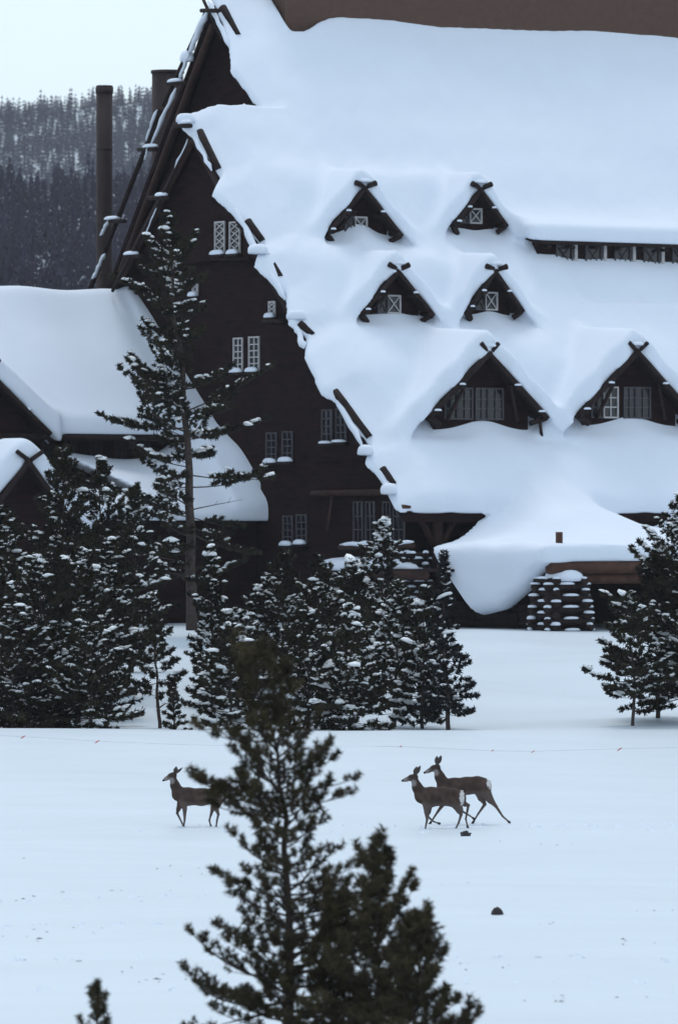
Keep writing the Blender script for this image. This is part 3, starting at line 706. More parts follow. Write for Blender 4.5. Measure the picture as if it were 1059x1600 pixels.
def pine(name, label, Y, base_px, tip, R_px, cs, dens, seed, snow=0.3, near=False, needle='needle', tuft=0.34, elev=(-12, 50), bare=0, profile='pine', group=None, base_y=None, sc_=1.0, holes=0.0, cat='pine tree', thick=1.0, extra=()):
    r = np.random.default_rng(seed); rr = random.Random(seed)
    bx = (base_px - PX) / F * Y; bz = float(ground_z(bx, Y)) - .15
    if base_y is not None: bz = CZ - (base_y - PY) / F * Y
    tp = at(tip[0], tip[1], Y); Ht = tp.z - bz; R = R_px / F * Y
    root = empty(name, (bx, Y, bz)); tag(root, label, cat, group)
    lean = np.array([tp.x - bx, 0, 0])
    k = 14; wob = np.cumsum(r.normal(0, 0.006 * Ht, (k, 2)), 0); wob -= np.linspace(0, 1, k)[:, None] * wob[-1]
    tr = np.array([[lean[0] * t ** (3.5 if near else 1.4) + wob[i, 0], wob[i, 1], Ht * t] for i, t in enumerate(np.linspace(0, 1, k))])
    r0 = (0.010 * Ht + 0.02) * thick
    trad = [max(.010, r0 * (1 - .92 * t)) for t in np.linspace(0, 1, k)]
    MB().tube(tr, trad, 8, .06).build('trunk', M['bark'], root, True)
    def tpos(t): return np.array([np.interp(t, np.linspace(0, 1, k), tr[:, q]) for q in range(3)])
    br = MB(); pos, dirs, siz, snw = [], [], [], []
    nl = int(dens * Ht * (1 - cs)); az0 = r.uniform(0, 6)
    hole = [(r.uniform(0, 6.28), r.uniform(.1, .8)) for _ in range(int(holes))]
    for i in range(nl + len(extra)):
        tt = (i + r.uniform(0, 1)) / nl; t = cs + (1 - cs) * tt
        az = az0 + i * 2.4 + r.uniform(-.5, .5)
        if i >= nl: t, az, _l = extra[i - nl]; tt = (t - cs) / (1 - cs)
        if any(abs((az - ha + math.pi) % 6.283 - math.pi) < .8 and abs(tt - ht) < .10 for ha, ht in hole): continue
        if profile == 'pine': pf = min(1, (tt + .15) / .33) * (1 - tt) ** .75 + .05
        elif profile == 'spruce': pf = (1 - tt) ** 1.15 * .97 + .03
        elif profile == 'blunt': pf = float(np.interp(1 - tt, [0, .03, .1, .2, .3, .42, .5, .58, .7, 1], [.14, .33, .42, .42, .56, .52, .42, .62, .88, 1]))
        else: pf = float(np.interp(1 - tt, [0, .08, .15, .25, .33, .40, .52, .66, .78, .9, 1], [.06, .16, .52, .68, .56, .62, .98, 1, .75, .9, .5]))
        L = R * pf * (r.uniform(.45, 1.3) if profile == 'pine' else r.uniform(.30, 1.2) if profile == 'clump' else r.uniform(.55, 1.15))
        e = math.radians(elev[0] + (elev[1] - elev[0]) * tt + (r.uniform(-24, 18) if profile == 'clump' else r.uniform(-10, 10))); cu = math.radians(r.uniform(8, 30))
        if i >= nl: L = _l / F * Y; e = math.radians(r.uniform(-2, 14))
        b0 = tpos(t); pts = [b0]; n = 5
        for q in range(n):
            ee = e + cu * (q / (n - 1)) ** 1.5; ee = min(ee, 1.35)
            aa = az + .12 * math.sin(q + i)
            pts.append(pts[-1] + L / n * np.array([math.cos(aa) * math.cos(ee), math.sin(aa) * math.cos(ee), math.sin(ee)]))
        lr = max(.006, .010 * L + .006) * (1.4 if near else 1)
        br.tube(pts, [lr * (1 - .7 * q / n) for q in range(n + 1)], 4)
        pts = np.array(pts); tl = tuft * sc_
        m = max(2, int(L / (tl * (.66 if near else .66)))); horiz = np.array([-math.sin(az), math.cos(az), 0])
        for q in range(m):
            s = .22 + .78 * (q + r.uniform(0, 1)) / m
            p = np.array([np.interp(s, np.linspace(0, 1, n + 1), pts[:, c]) for c in range(3)])
            d = pts[min(n, int(s * n) + 1)] - pts[int(min(s, .999) * n)]; d = d / (np.linalg.norm(d) + 1e-6)
            for sd in (-1, 1):
                twl = (.12 + .38 * L * (1 - s) * r.uniform(.4, 1) ) if L > .5 else .04
                td = d * .75 + horiz * sd * r.uniform(.5, 1) + np.array([0, 0, r.uniform(0, .5)]); td /= np.linalg.norm(td)
                nt_ = max(1, int(twl / (tl * .75)))
                for w in range(nt_):
                    pos.append(p + td * twl * (w + .6) / nt_ + r.normal(0, .02, 3)); dirs.append(td + np.array([0, 0, .35]) + r.normal(0, .2, 3)); siz.append(tl * r.uniform(.7, 1.15)); snw.append(s)
                if near and twl > .2: br.tube([p, p + td * twl], [.007, .004], 3)
        pos.append(pts[-1]); dirs.append(d + np.array([0, 0, .5])); siz.append(tl); snw.append(1)
    for q in range(3):
        pos.append(tr[-1] - np.array([0, 0, .15 * q * tuft * 2])); dirs.append(np.array([0, 0, 1.]) + r.normal(0, .12, 3)); siz.append(tuft * sc_ * .9); snw.append(0)
    for i in range(bare):                             # dead limbs below or between the foliage
        t = r.uniform(.08, cs + .25); az = r.uniform(0, 6.28); L = R * r.uniform(.4, 1.15); b0 = tpos(t)
        e = r.uniform(-.25, .35); pts = [b0]
        for q in range(4):
            pts.append(pts[-1] + L / 4 * np.array([math.cos(az) * math.cos(e), math.sin(az) * .6, math.sin(e) + r.uniform(-.15, .2)])); az += r.uniform(-.35, .35)
        br.tube(pts, [.03, .024, .018, .012, .006], 5)
        for q in range(2):
            z0 = np.array(pts[2 + q]); br.tube([z0, z0 + np.array([math.cos(az + 1) * .4, .1, r.uniform(0, .3)]) * L * .4], [.011, .004], 4)
    br.build('branches', M['bark'], root, True)['kind'] = 'stuff'
    pos, dirs, siz, snw = np.array(pos), np.array(dirs), np.array(siz), np.array(snw)
    R3 = frames(dirs, r); T = NEAR_T if near else MID_T
    ch = r.integers(0, 4, len(pos)); VV = []
    for c in range(4):
        s = ch == c
        if s.any(): VV.append((np.einsum('nij,kj->nki', R3[s], T[c]) * siz[s][:, None, None] + pos[s][:, None, :]).reshape(-1, 3))
    VV = np.concatenate(VV)
    fo = mesh_np('foliage', VV, np.arange(len(VV)).reshape(-1, 3), M[needle], root); fo['kind'] = 'stuff'
    if snow > 0:
        s = r.uniform(0, 1, len(pos)) < snow * np.clip(.4 + snw, 0, 1.2) * np.clip(.55 + .75 * wav(pos[:, 0] + seed, pos[:, 2], 2.2, seed), .08, 1.3); idx_ = np.where(s)[0]
        VV, FF, n0 = [], [], 0
        for c in range(4):
            id_ = idx_[c::4]
            if not len(id_): continue
            tv, tf = LUMPS[c]; m = len(id_)
            a = np.arctan2(dirs[id_, 1], dirs[id_, 0]) + r.normal(0, .3, m)
            sx = siz[id_] * r.uniform(.20, .58, m) * np.where(r.uniform(0, 1, m) < .12, 1.7, 1); sy = sx * r.uniform(.55, .95, m); sz_ = sx * r.uniform(.55, .95, m)
            loc = tv[None] * np.stack([sx, sy, sz_], 1)[:, None, :]; tilt = r.uniform(-.1, .5, m)
            loc[:, :, 2] += loc[:, :, 0] * tilt[:, None]
            x = loc[:, :, 0] * np.cos(a)[:, None] - loc[:, :, 1] * np.sin(a)[:, None]; y = loc[:, :, 0] * np.sin(a)[:, None] + loc[:, :, 1] * np.cos(a)[:, None]
            g = np.stack([x, y, loc[:, :, 2]], 2) + pos[id_][:, None, :] + np.stack([0 * sx, 0 * sx, siz[id_] * .48], 1)[:, None, :]
            VV.append(g.reshape(-1, 3)); FF.append((tf[None] + (np.arange(m) * len(tv))[:, None, None] + n0).reshape(-1, 3)); n0 += m * len(tv)
        if VV: mesh_np('snow_clumps', np.concatenate(VV), np.concatenate(FF), M['tree_snow'], root, True)['kind'] = 'stuff'
    return root

G1 = 'snowy young pines before the wing'
G2 = 'snowy young pines before the gable'
TREES = [
    # left thicket
    ('bushy pine rising highest of the thicket at the left, dark gable dormer behind its tip', 190, 98, (100, 708), 92, .02, 8.5, 101, .17, 'pine', G1),
    ('slender pointed pine just right of the highest one in the left thicket', 196, 158, (160, 724), 78, .03, 8.5, 102, .17, 'pine', G1),
    ('broad snowy pine at the far left edge of the picture', 183, 12, (4, 800), 105, .0, 8.5, 103, .28, 'pine', G1),
    ('low wide snowy pine in front of the left thicket', 177, 70, (62, 880), 110, .0, 8.5, 104, .42, 'pine', G1),
    ('snowy pine leaning out at the right edge of the left thicket', 186, 140, (176, 850), 66, .0, 9, 105, .42, 'pine', G1),
    ('loose-crowned pine behind the thicket, beside the tall pine', 205, 204, (212, 766), 56, .05, 8, 106, .26, 'pine', G1),
    ('thin young pine with a bare lower trunk in the gap between the thickets', 178, 250, (238, 935), 38, .26, 8, 107, .34, 'pine', G1),
    ('tiny sapling standing in the snow gap beside a bare trunk', 174, 271, (268, 1060), 20, .0, 12, 108, .15, 'spruce', None),
    # centre thicket
    ('snow-laden narrow pine below the trunk of the tall pine', 192, 330, (329, 862), 44, .0, 9.5, 110, .45, 'pine', G2),
    ('low snowy pine half hidden behind the foreground pine', 184, 372, (372, 960), 66, .0, 9.5, 111, .46, 'pine', G2),
    ('snowy pine whose tip covers the balcony end left of the beam', 198, 445, (448, 866), 62, .0, 9, 112, .46, 'pine', G2),
    ('brownish-topped pine in the middle of the centre thicket', 190, 498, (498, 876), 66, .0, 9, 113, .26, 'pine', G2),
    ('pine standing directly below the snow-covered balcony', 194, 550, (548, 882), 60, .0, 9, 114, .42, 'pine', G2),
    ('snow-tufted pine rising in front of the balcony railing', 200, 598, (598, 818), 62, .02, 9, 115, .44, 'pine', G2),
    ('low snowy pine with a visible trunk left of the dark spruce', 182, 616, (622, 915), 70, .12, 9, 116, .46, 'pine', G2),
    ('small snowy pine between the spruce and the centre thicket', 188, 655, (652, 945), 48, .10, 9, 117, .46, 'pine', G2),
    ('bushy pine low in the left thicket between its two pointed pines', 181, 128, (128, 868), 92, .0, 8, 151, .40, 'pine', G1),
    ('low snowy pine at the left edge below the wing dormer', 176, 22, (28, 950), 100, .0, 8.5, 152, .44, 'pine', G1),
    ('small rounded pine at the right foot of the left thicket', 175, 140, (142, 985), 62, .0, 9, 153, .44, 'pine', G1),
    ('snowy pine between the tall trunk and the foreground pine top', 199, 400, (402, 925), 56, .0, 9, 155, .46, 'pine', G2),
    ('low pine at the front left corner of the centre thicket', 177, 362, (360, 985), 60, .0, 9, 156, .42, 'pine', G2),
    ('low snowy pine in the front row just right of the foreground pine', 178, 480, (482, 965), 74, .0, 9, 157, .46, 'pine', G2),
    ('low snowy pine in the front row under the balcony', 177, 548, (548, 955), 74, .0, 9, 158, .46, 'pine', G2),
    ('snowy pine between the railing pine and the brownish-topped pine', 203, 528, (526, 905), 50, .0, 9, 159, .44, 'pine', G2),
    ('snowy pine leaning on the left flank of the dark spruce', 180, 662, (664, 925), 60, .08, 9, 160, .46, 'pine', G2),
    # right
    ('large pine cut by the right edge of the picture', 182, 1068, (1078, 775), 118, .10, 9, 120, .36, 'pine', None),
    ('thin snowy pine with a bare lower trunk standing left of the right-edge pine', 180, 988, (980, 938), 64, .22, 9, 121, .36, 'pine', None),
    ('snowy pine with an upright pointed tip between the right-edge pine and the log pier', 184, 1030, (1030, 862), 74, .12, 9, 122, .40, 'pine', None)]
for (lb, Y, bx_, tip_, R_, cs_, de, sd, sn, pf, gr) in TREES:
    pine('pine_tree', lb, Y, bx_, tip_, R_ * 1.28, cs_, de * 1.75, sd, sn * (1.6 if gr == G2 else 1.35), profile=pf, group=gr, tuft=.27 if pf == 'pine' else .2, bare=2 if cs_ > .2 else 0)
pine('spruce_tree', 'dark spruce with a long thin bare-looking tip at the right end of the centre thicket', 178, 700, (693, 868), 50, .10, 15, 130, .16, needle='needle_dark', tuft=.26, elev=(-14, 30), profile='spruce', cat='spruce tree')
pine('pine_tree', 'tall gaunt pine with a leaning bare trunk and clumped crown before the gable', 225, 306, (262, 338), 140, .12, 11.5, 147, .42, tuft=.34, elev=(-8, 40), bare=10, profile='clump', base_y=985, holes=5, sc_=1.0, thick=1.25)

# ------------------------------------------------------------------ foreground pines
pine('pine_tree', 'tall dark pine in the foreground, out of focus, in front of the left deer', 72, 446, (388, 1030), 172, .03, 24, 201, 0, True, 'needle_olive', .23, (-4, 42), 4, 'blunt', 'foreground pines', extra=[(.640, 3.14, 128), (.625, 3.35, 120), (.66, 2.9, 135), (.675, 3.2, 138), (.615, 2.75, 118), (.80, 3.14, 120), (.675, 0, 112), (.64, .25, 105), (.72, -.2, 90), (.30, .1, 150), (.36, -.2, 130), (.25, .3, 160), (.41, .2, 110)])
pine('pine_tree', 'lower foreground pine with stubby upright tips right of the tall one', 70, 592, (588, 1350), 140, .02, 27, 202, 0, True, 'needle_olive', .25, (5, 62), 1, 'blunt', 'foreground pines')
pine('pine_tree', 'lowest foreground pine spreading right at the bottom edge', 69, 652, (655, 1455), 118, .02, 34, 203, 0, True, 'needle_olive', .25, (5, 60), 0, 'blunt', 'foreground pines')
pine('pine_tree', 'low dense foreground pine filling the space between the tall one and its right neighbour', 71, 520, (524, 1425), 105, .02, 28, 206, 0, True, 'needle_olive', .24, (5, 58), 0, 'blunt', 'foreground pines')
pine('pine_tree', 'small pine tip poking up at the bottom left edge', 69, 155, (152, 1552), 46, .05, 17, 204, 0, True, 'needle_olive', .20, (25, 66), 0, 'pine', 'foreground pines')
pine('pine_tree', 'pine twig just showing at the bottom right edge', 69, 1092, (1090, 1545), 44, .05, 16, 205, 0, True, 'needle_olive', .17, (20, 62), 0, 'pine', 'foreground pines')

# ------------------------------------------------------------------ deer
def fur_material():
    m = bpy.data.materials.new('deer_fur'); m.use_nodes = True; nt = m.node_tree; b = nt.nodes['Principled BSDF']
    b.inputs['Roughness'].default_value = .9; b.inputs['Specular IOR Level'].default_value = .12
    at_ = nt.nodes.new('ShaderNodeVertexColor'); at_.layer_name = 'coat'
    tc = nt.nodes.new('ShaderNodeTexCoord'); nz = nt.nodes.new('ShaderNodeTexNoise'); nz.inputs['Scale'].default_value = 28; nz.inputs['Detail'].default_value = 4
    nt.links.new(tc.outputs['Object'], nz.inputs['Vector'])
    mr = nt.nodes.new('ShaderNodeMapRange'); mr.inputs['To Min'].default_value = .72; mr.inputs['To Max'].default_value = 1.28
    nt.links.new(nz.outputs['Fac'], mr.inputs['Value'])
    mx = nt.nodes.new('ShaderNodeVectorMath'); mx.operation = 'SCALE'
    nt.links.new(at_.outputs['Color'], mx.inputs[0]); nt.links.new(mr.outputs[0], mx.inputs['Scale']); nt.links.new(mx.outputs[0], b.inputs['Base Color'])
    bp = nt.nodes.new('ShaderNodeBump'); bp.inputs['Distance'].default_value = .012; nt.links.new(nz.outputs['Fac'], bp.inputs['Height']); nt.links.new(bp.outputs[0], b.inputs['Normal'])
    return m
M['fur'] = fur_material()
M['pale_fur'] = mat('pale_fur', (0.50, 0.47, 0.46), .9, .1, 20)
M['ear_fur'] = mat('ear_fur', (0.060, 0.046, 0.042), .9, .3, 20)
def rcone(X, Y_, Z, p0, p1, r0, r1, ky=1.0):
    d = np.array(p1) - np.array(p0); L2 = d @ d
    px, py, pz = X - p0[0], (Y_ - p0[1]) * ky, Z - p0[2]
    t = np.clip((px * d[0] + py * d[1] + pz * d[2]) / L2, 0, 1)
    return np.sqrt((px - t * d[0]) ** 2 + (py - t * d[1]) ** 2 + (pz - t * d[2]) ** 2) - (r0 + (r1 - r0) * t)
def deer(name, label, px0, foot_y, Y, S_, zx0, zfoot, torso, neck, head, legs, ears, tail, rump, seed):
    """joints are read off in a side view: (x, y) -> metres by S_; x grows to the deer's tail"""
    c = lambda p: ((p[0] - zx0) / S_, (zfoot - p[1]) / S_)
    g = at(px0, foot_y, Y); gz_ = float(ground_z(g.x, Y)) - 0.045
    root = empty(name, (g.x, Y, gz_)); tag(root, label, 'deer', 'deer crossing the snow field')
    h = .0125
    pts = [c(p[:2]) for ch in [torso, neck, head] + [l['p'] for l in legs] for p in ch]
    xmn, xmx = min(p[0] for p in pts) - .25, max(p[0] for p in pts) + .25
    X = np.arange(xmn, xmx, h); Y_ = np.arange(-.30, .30, h); Z = np.arange(-.08, 1.65, h)
    X, Y_, Z = X[:, None, None], Y_[None, :, None], Z[None, None, :]
    D = None
    for ch, ky, k in ((torso, 1.28, .07), (neck, 1.2, .06), (head, 1.15, .03)):
        for a, b in zip(ch[:-1], ch[1:]):
            pa, pb = c(a), c(b)
            e = rcone(X, Y_, Z, (pa[0], 0, pa[1]), (pb[0], 0, pb[1]), a[2], b[2], ky)
            D = e if D is None else smin(D, e, k)
    for l in legs:
        y0 = l['y']; pp = l['p']
        for i, (a, b) in enumerate(zip(pp[:-1], pp[1:])):
            pa, pb = c(a), c(b); ya = y0 * (.75 if i == 0 else 1)
            D = smin(D, rcone(X, Y_, Z, (pa[0], ya, pa[1]), (pb[0], y0, pb[1]), a[2], b[2]), .035 if i < 1 else .018)
    P, Q = surface_nets(D.astype(np.float32) * np.ones((1, 1, 1), np.float32), (xmn, -.30, -.08), h)
    body = mesh_np('body', P, Q, M['fur'], root, True)
    # coat colours
    cols = np.tile(np.array([.062, .041, .034]), (len(P), 1))
    def blend(mask, col): 
        nonlocal cols
        mask = np.clip(mask, 0, 1)[:, None]; cols = cols * (1 - mask) + np.array(col) * mask
    sideness = np.abs(P[:, 1])
    cols = cols * (1 + .22 * wav(P[:, 0], P[:, 2], .22, 70 + seed))[:, None]
    bk = np.interp(P[:, 0], [c(p)[0] for p in torso], [c(p)[1] + p[2] for p in torso]); blend(ss(.12, 0, bk - P[:, 2]) * .5, (.040, .028, .025))
    tz = np.interp(P[:, 0], [c(p)[0] for p in torso], [c(p)[1] - p[2] for p in torso])
    blend(ss(.12, .0, P[:, 2] - tz) * (P[:, 0] > c(torso[0])[0]) * .7, (.12, .09, .08))       # paler flank and belly
    blend(ss(.42, .16, P[:, 2]) * .75, (.12, .092, .084))                                   # legs
    hp = c(head[0]); np_ = c(head[-1])
    dd = np.hypot(P[:, 0] - np_[0], P[:, 2] - np_[1]); blend(ss(.20, .06, dd) * .8, (.26, .23, .22))
    blend(ss(.045, .02, dd), (.02, .017, .017))
    fx, fz = (hp[0] + np_[0]) / 2 + .01, (hp[1] + np_[1]) / 2
    blend(ss(.07, .0, P[:, 0] * 0 + np.hypot(P[:, 0] - hp[0] - .0, P[:, 2] - hp[1] - .06)) * .7, (.03, .024, .024))
    th = c(neck[-1]); blend(ss(.10, .04, np.hypot(P[:, 0] - th[0] + .03, P[:, 2] - th[1] + .08)) * .7, (.30, .27, .26))
    for (rx, rz, rw, rh) in rump:
        q = c((rx, rz)); blend(ss(1.0, .62, np.hypot((P[:, 0] - q[0]) / rw, (P[:, 2] - q[1]) / rh) + .16 * wav(P[:, 0], P[:, 2], .10, 9)) * .95, (.60, .57, .56))
    at_ = body.data.color_attributes.new('coat', 'FLOAT_COLOR', 'POINT')
    at_.data.foreach_set('color', np.concatenate([cols, np.ones((len(cols), 1))], 1).astype(np.float32).ravel())
    for i, (b, t, w_, y_) in enumerate(ears):         # leaf-shaped cupped ears
        pb, pt_ = c(b), c(t); B = Vector((pb[0], y_, pb[1])); T = Vector((pt_[0], y_ * 2.1, pt_[1])); d = T - B
        sdv = d.cross(Vector((0, 1, 0))).normalized(); ny_ = d.cross(sdv).normalized()
        vs, fs = [], []; prof = [(0, .35), (.2, .8), (.45, 1), (.7, .75), (.9, .35), (1, .04)]
        for f, wd in prof:
            for j in range(8):
                a = 6.283 * j / 8; vs.append(B + d * f + sdv * (math.cos(a) * wd * w_) + ny_ * (math.sin(a) * wd * w_ * .35))
        for k in range(len(prof) - 1):
            for j in range(8): q = (j + 1) % 8; fs.append((k*8+j, k*8+q, (k+1)*8+q, (k+1)*8+j))
        MB().add(vs, fs).build('ear', M['ear_fur'], root, True)
    ex = (hp[0] * .62 + np_[0] * .38); ez = hp[1] * .62 + np_[1] * .38 + .035
    for s in (-1, 1):
        e = MB(); e.tube([(ex, s * .052, ez), (ex, s * .064, ez), (ex, s * .070, ez)], [.022, .018, .006], 8); e.build('eye', M['eye'], root, True)
    if tail:
        a, b = c(tail[0]), c(tail[1])
        MB().tube([(a[0], 0, a[1]), ((a[0] + b[0]) / 2 + .01, 0, (a[1] + b[1]) / 2), (b[0], 0, b[1])], [.03, .035, .012], 8).build('tail', M['pale_fur'], root, True)
    for l in legs:
        a, b = c(l['p'][-2]), c(l['p'][-1]); d = Vector((b[0] - a[0], 0, b[1] - a[1])).normalized(); e = Vector((b[0], l['y'], b[1]))
        MB().tube([e - d * .02, e + d * .035, e + d * .065 + Vector((-.02, 0, 0))], [.026, .030, .016], 8).build('hoof', M['hoof'], root, True)
    return root
# leftmost deer, walking, rump behind the foreground pine
deer('deer', 'lone deer walking at the left, hindquarters behind the foreground pine', 230 + 420 / 5.295, 1160 + 700 / 5.295, 127, 371, 420, 703,
     [(262, 425, .145), (330, 440, .195), (450, 445, .185), (560, 435, .165), (610, 425, .13)],
     [(262, 415, .15), (232, 350, .10), (212, 280, .072)],
     [(222, 262, .068), (195, 272, .062), (160, 292, .042), (133, 308, .024)],
     [dict(y=-.07, p=[(300, 480, .10), (312, 545, .05), (312, 625, .025), (304, 690, .019)]),
      dict(y=.07, p=[(285, 480, .10), (258, 548, .048), (248, 580, .026), (288, 660, .018), (300, 690, .018)]),
      dict(y=.07, p=[(575, 460, .13), (545, 535, .055), (528, 590, .027), (514, 640, .02), (526, 685, .018)]),
      dict(y=-.07, p=[(590, 460, .14), (570, 535, .062), (590, 585, .029), (578, 640, .021), (572, 690, .02)])],
     [((232, 250), (242, 192), .055, .035), ((238, 250), (296, 198), .030, -.04)], ((640, 400), (648, 470)), [(640, 430, .07, .12)], 1)
deer('deer', 'nearer deer of the trotting pair, white rump patch towards the viewer', 600 + 420 / 4.81, 1160 + 638 / 4.81, 126.3, 337, 420, 640,
     [(285, 385, .16), (345, 390, .215), (440, 385, .20), (520, 395, .195), (560, 400, .165)],
     [(285, 375, .16), (250, 320, .11), (228, 258, .078)],
     [(232, 240, .072), (205, 246, .066), (165, 261, .044), (138, 269, .026)],
     [dict(y=-.07, p=[(320, 430, .11), (318, 500, .055), (322, 560, .026), (308, 628, .019)]),
      dict(y=.07, p=[(335, 430, .11), (335, 500, .052), (325, 535, .028), (372, 575, .018), (408, 588, .018)]),
      dict(y=-.08, p=[(535, 420, .16), (565, 490, .080), (576, 520, .034), (558, 580, .022), (535, 628, .019)]),
      dict(y=.08, p=[(565, 410, .14), (605, 445, .055), (632, 452, .032), (612, 555, .021), (625, 612, .018)])],
     [((228, 222), (247, 160), .052, -.035), ((238, 222), (274, 156), .048, .035)], ((582, 340), (580, 410)), [(582, 388, .065, .19)], 2)
deer('deer', 'farther deer of the trotting pair, hind leg stretched out behind', 600 + 600 / 4.81, 1160 + 620 / 4.81, 128.3, 330, 600, 628,
     [(455, 345, .165), (520, 345, .215), (620, 330, .19), (700, 325, .19), (745, 325, .165)],
     [(455, 330, .165), (420, 265, .11), (398, 205, .078)],
     [(400, 190, .072), (372, 200, .066), (335, 220, .044), (305, 233, .026)],
     [dict(y=-.07, p=[(480, 400, .11), (450, 455, .055), (405, 520, .028), (352, 600, .019)]),
      dict(y=.07, p=[(500, 410, .11), (535, 480, .052), (585, 520, .028), (640, 552, .018), (668, 572, .018)]),
      dict(y=.08, p=[(715, 350, .17), (728, 420, .085), (755, 468, .036), (705, 540, .022), (672, 595, .019)]),
      dict(y=-.08, p=[(735, 350, .18), (795, 435, .080), (835, 480, .036), (885, 555, .022), (930, 595, .019)])],
     [((395, 168), (398, 106), .052, -.04), ((405, 168), (432, 104), .052, .04)], ((786, 290), (798, 370)), [(786, 302, .07, .16)], 3)

# ------------------------------------------------------------------ small things on the snow
def rock(px, py, Y, size, label, seed):
    p = at(px, py, Y); r = random.Random(seed)
    o = None; m = MB(); vs = []; n, k = 9, 6; fs = []
    for i in range(k + 1):
        th = math.pi * i / k
        for j in range(n):
            a = 6.283 * j / n; f = r.uniform(.72, 1.2)
            vs.append((math.sin(th) * math.cos(a) * size[0] * f, math.sin(th) * math.sin(a) * size[1] * f, math.cos(th) * size[2] * f))
    for i in range(k):
        for j in range(n): q = (j + 1) % n; fs.append((i*n+j, (i+1)*n+j, (i+1)*n+q, i*n+q))
    o = m.add(vs, fs).build('rock', M['rock'], None)
    o.location = (p.x, Y, float(ground_z(p.x, Y)) + size[2] * .25)
    tag(o, label, 'rock', 'rocks in the snow')
rock(727, 1304, 123.3, (.13, .11, .09), 'small dark rock just below the trotting pair of deer', 1)
rock(776, 1426, 98.5, (.115, .12, .10), 'dark pyramid-shaped rock alone on the snow below the deer', 2)
# rope with red ribbons along the crest of the field
Yr = 157.0
rp = [(-40, 1146), (0, 1149), (90, 1154), (152, 1158), (300, 1164), (420, 1168), (625, 1170), (768, 1174), (832, 1174), (967, 1170), (1059, 1168), (1110, 1167)]
rope_pts = []
for x, y in rp:
    p = at(x, y, Yr); rope_pts.append((p.x, Yr, max(p.z, float(ground_z(p.x, Yr)) + .02)))
rope = MB().tube(rope_pts, .005, 5).build('boundary_rope', M['rope'], None, True)
tag(rope, 'thin grey rope hung with small red ribbons along the field crest', 'rope')
for k, (x, y) in enumerate([(36, 1155), (152, 1163), (625, 1173), (768, 1176), (832, 1176), (967, 1171)]):
    p = at(x, y, Yr - .05); z = float(np.interp(p.x, [q[0] for q in rope_pts], [q[2] for q in rope_pts]))
    s = .65 if k in (0, 1, 5) else .45
    MB().prism([(p.x - .12 * s, Yr - .05, z - .10 * s), (p.x - .02 * s, Yr - .03, z - .07 * s), (p.x + .10 * s, Yr - .02, z + .01), (p.x + .11 * s, Yr - .02, z + .04), (p.x - .02 * s, Yr - .03, z)], (0, .012, 0)).build('ribbon', M['flag'], rope)
# bark and needle litter strewn over the crust
mb = MB(); rd = random.Random(5)
rows = [(1340, 60), (1352, 240), (1365, 300), (1390, 200), (1400, 90), (1405, 230), (1410, 640), (1458, 60), (1462, 110), (1470, 40), (1510, 60), (1512, 115), (1530, 200), (1540, 280), (1388, 720), (1425, 1030), (1445, 880), (1475, 1005), (1525, 735), (1580, 860), (1320, 850), (1570, 900)]
for (py, pc) in rows:
    for k in range(rd.randint(2, 5)):
        y = py + rd.gauss(0, 2.5); x = pc + rd.gauss(0, 38); Y = 7.0 * F / (y - PY); p = at(x, y, Y)
        s = rd.uniform(.012, .034) * (1.6 if rd.random() < .08 else 1)
        z = float(ground_z(p.x, Y)) + .004
        a = rd.uniform(0, 3.14); vs = []
        for (dx, dy, dz) in ((1, 0, 0), (-.2, .6, 0), (-1, -.1, 0), (.1, -.6, 0), (0, 0, .5)):
            dx *= rd.uniform(.6, 1.8); vs.append((p.x + s * (dx * math.cos(a) - dy * math.sin(a)) * 1.3, Y + s * (dx * math.sin(a) + dy * math.cos(a)), z + s * dz))
        mb.add(vs, [(0, 1, 4), (1, 2, 4), (2, 3, 4), (3, 0, 4)])
lit = mb.build('bark_litter', M['debris'], None)
tag(lit, 'scattered bark litter specks on the snow crust', kind='stuff')

# crumbs of kicked-up snow along the trails of the deer
mb = MB(); rd = random.Random(11)
def crumb(x, y, s):
    z = float(ground_z(x, y)); vs = []
    for (dx, dy, dz) in ((1, 0, 0), (.3, .9, 0), (-.8, .6, 0), (-.9, -.5, 0), (.2, -1, 0), (rd.uniform(-.3, .3), rd.uniform(-.3, .3), rd.uniform(.5, .9))):
        vs.append((x + s * dx * rd.uniform(.7, 1.4), y + s * dy, z + s * dz - .005))
    mb.add(vs, [(k, (k + 1) % 5, 5) for k in range(5)])
for (y0, xa, xb, n) in ((126.8, 1.2, 9.5, 90), (127.8, 2.2, 9.5, 70), (127.0, -3.6, 9.0, 90), (124.6, -9, 9, 50), (103, -8, -1, 60), (96, -8, -1.5, 50), (88, -7, 5, 60), (83, -7, 6, 50)):
    for k in range(n):
        st = rd.choice([0, .33, .7]); x = xa + (xb - xa) * rd.random(); x = round(x / .62) * .62 + rd.gauss(0, .07)
        crumb(x, y0 + rd.gauss(0, .22), rd.uniform(.02, .07))
tag(mb.build('snow_crumbs', M['snow'], None), 'crumbs of kicked-up snow along the deer trails', kind='stuff')

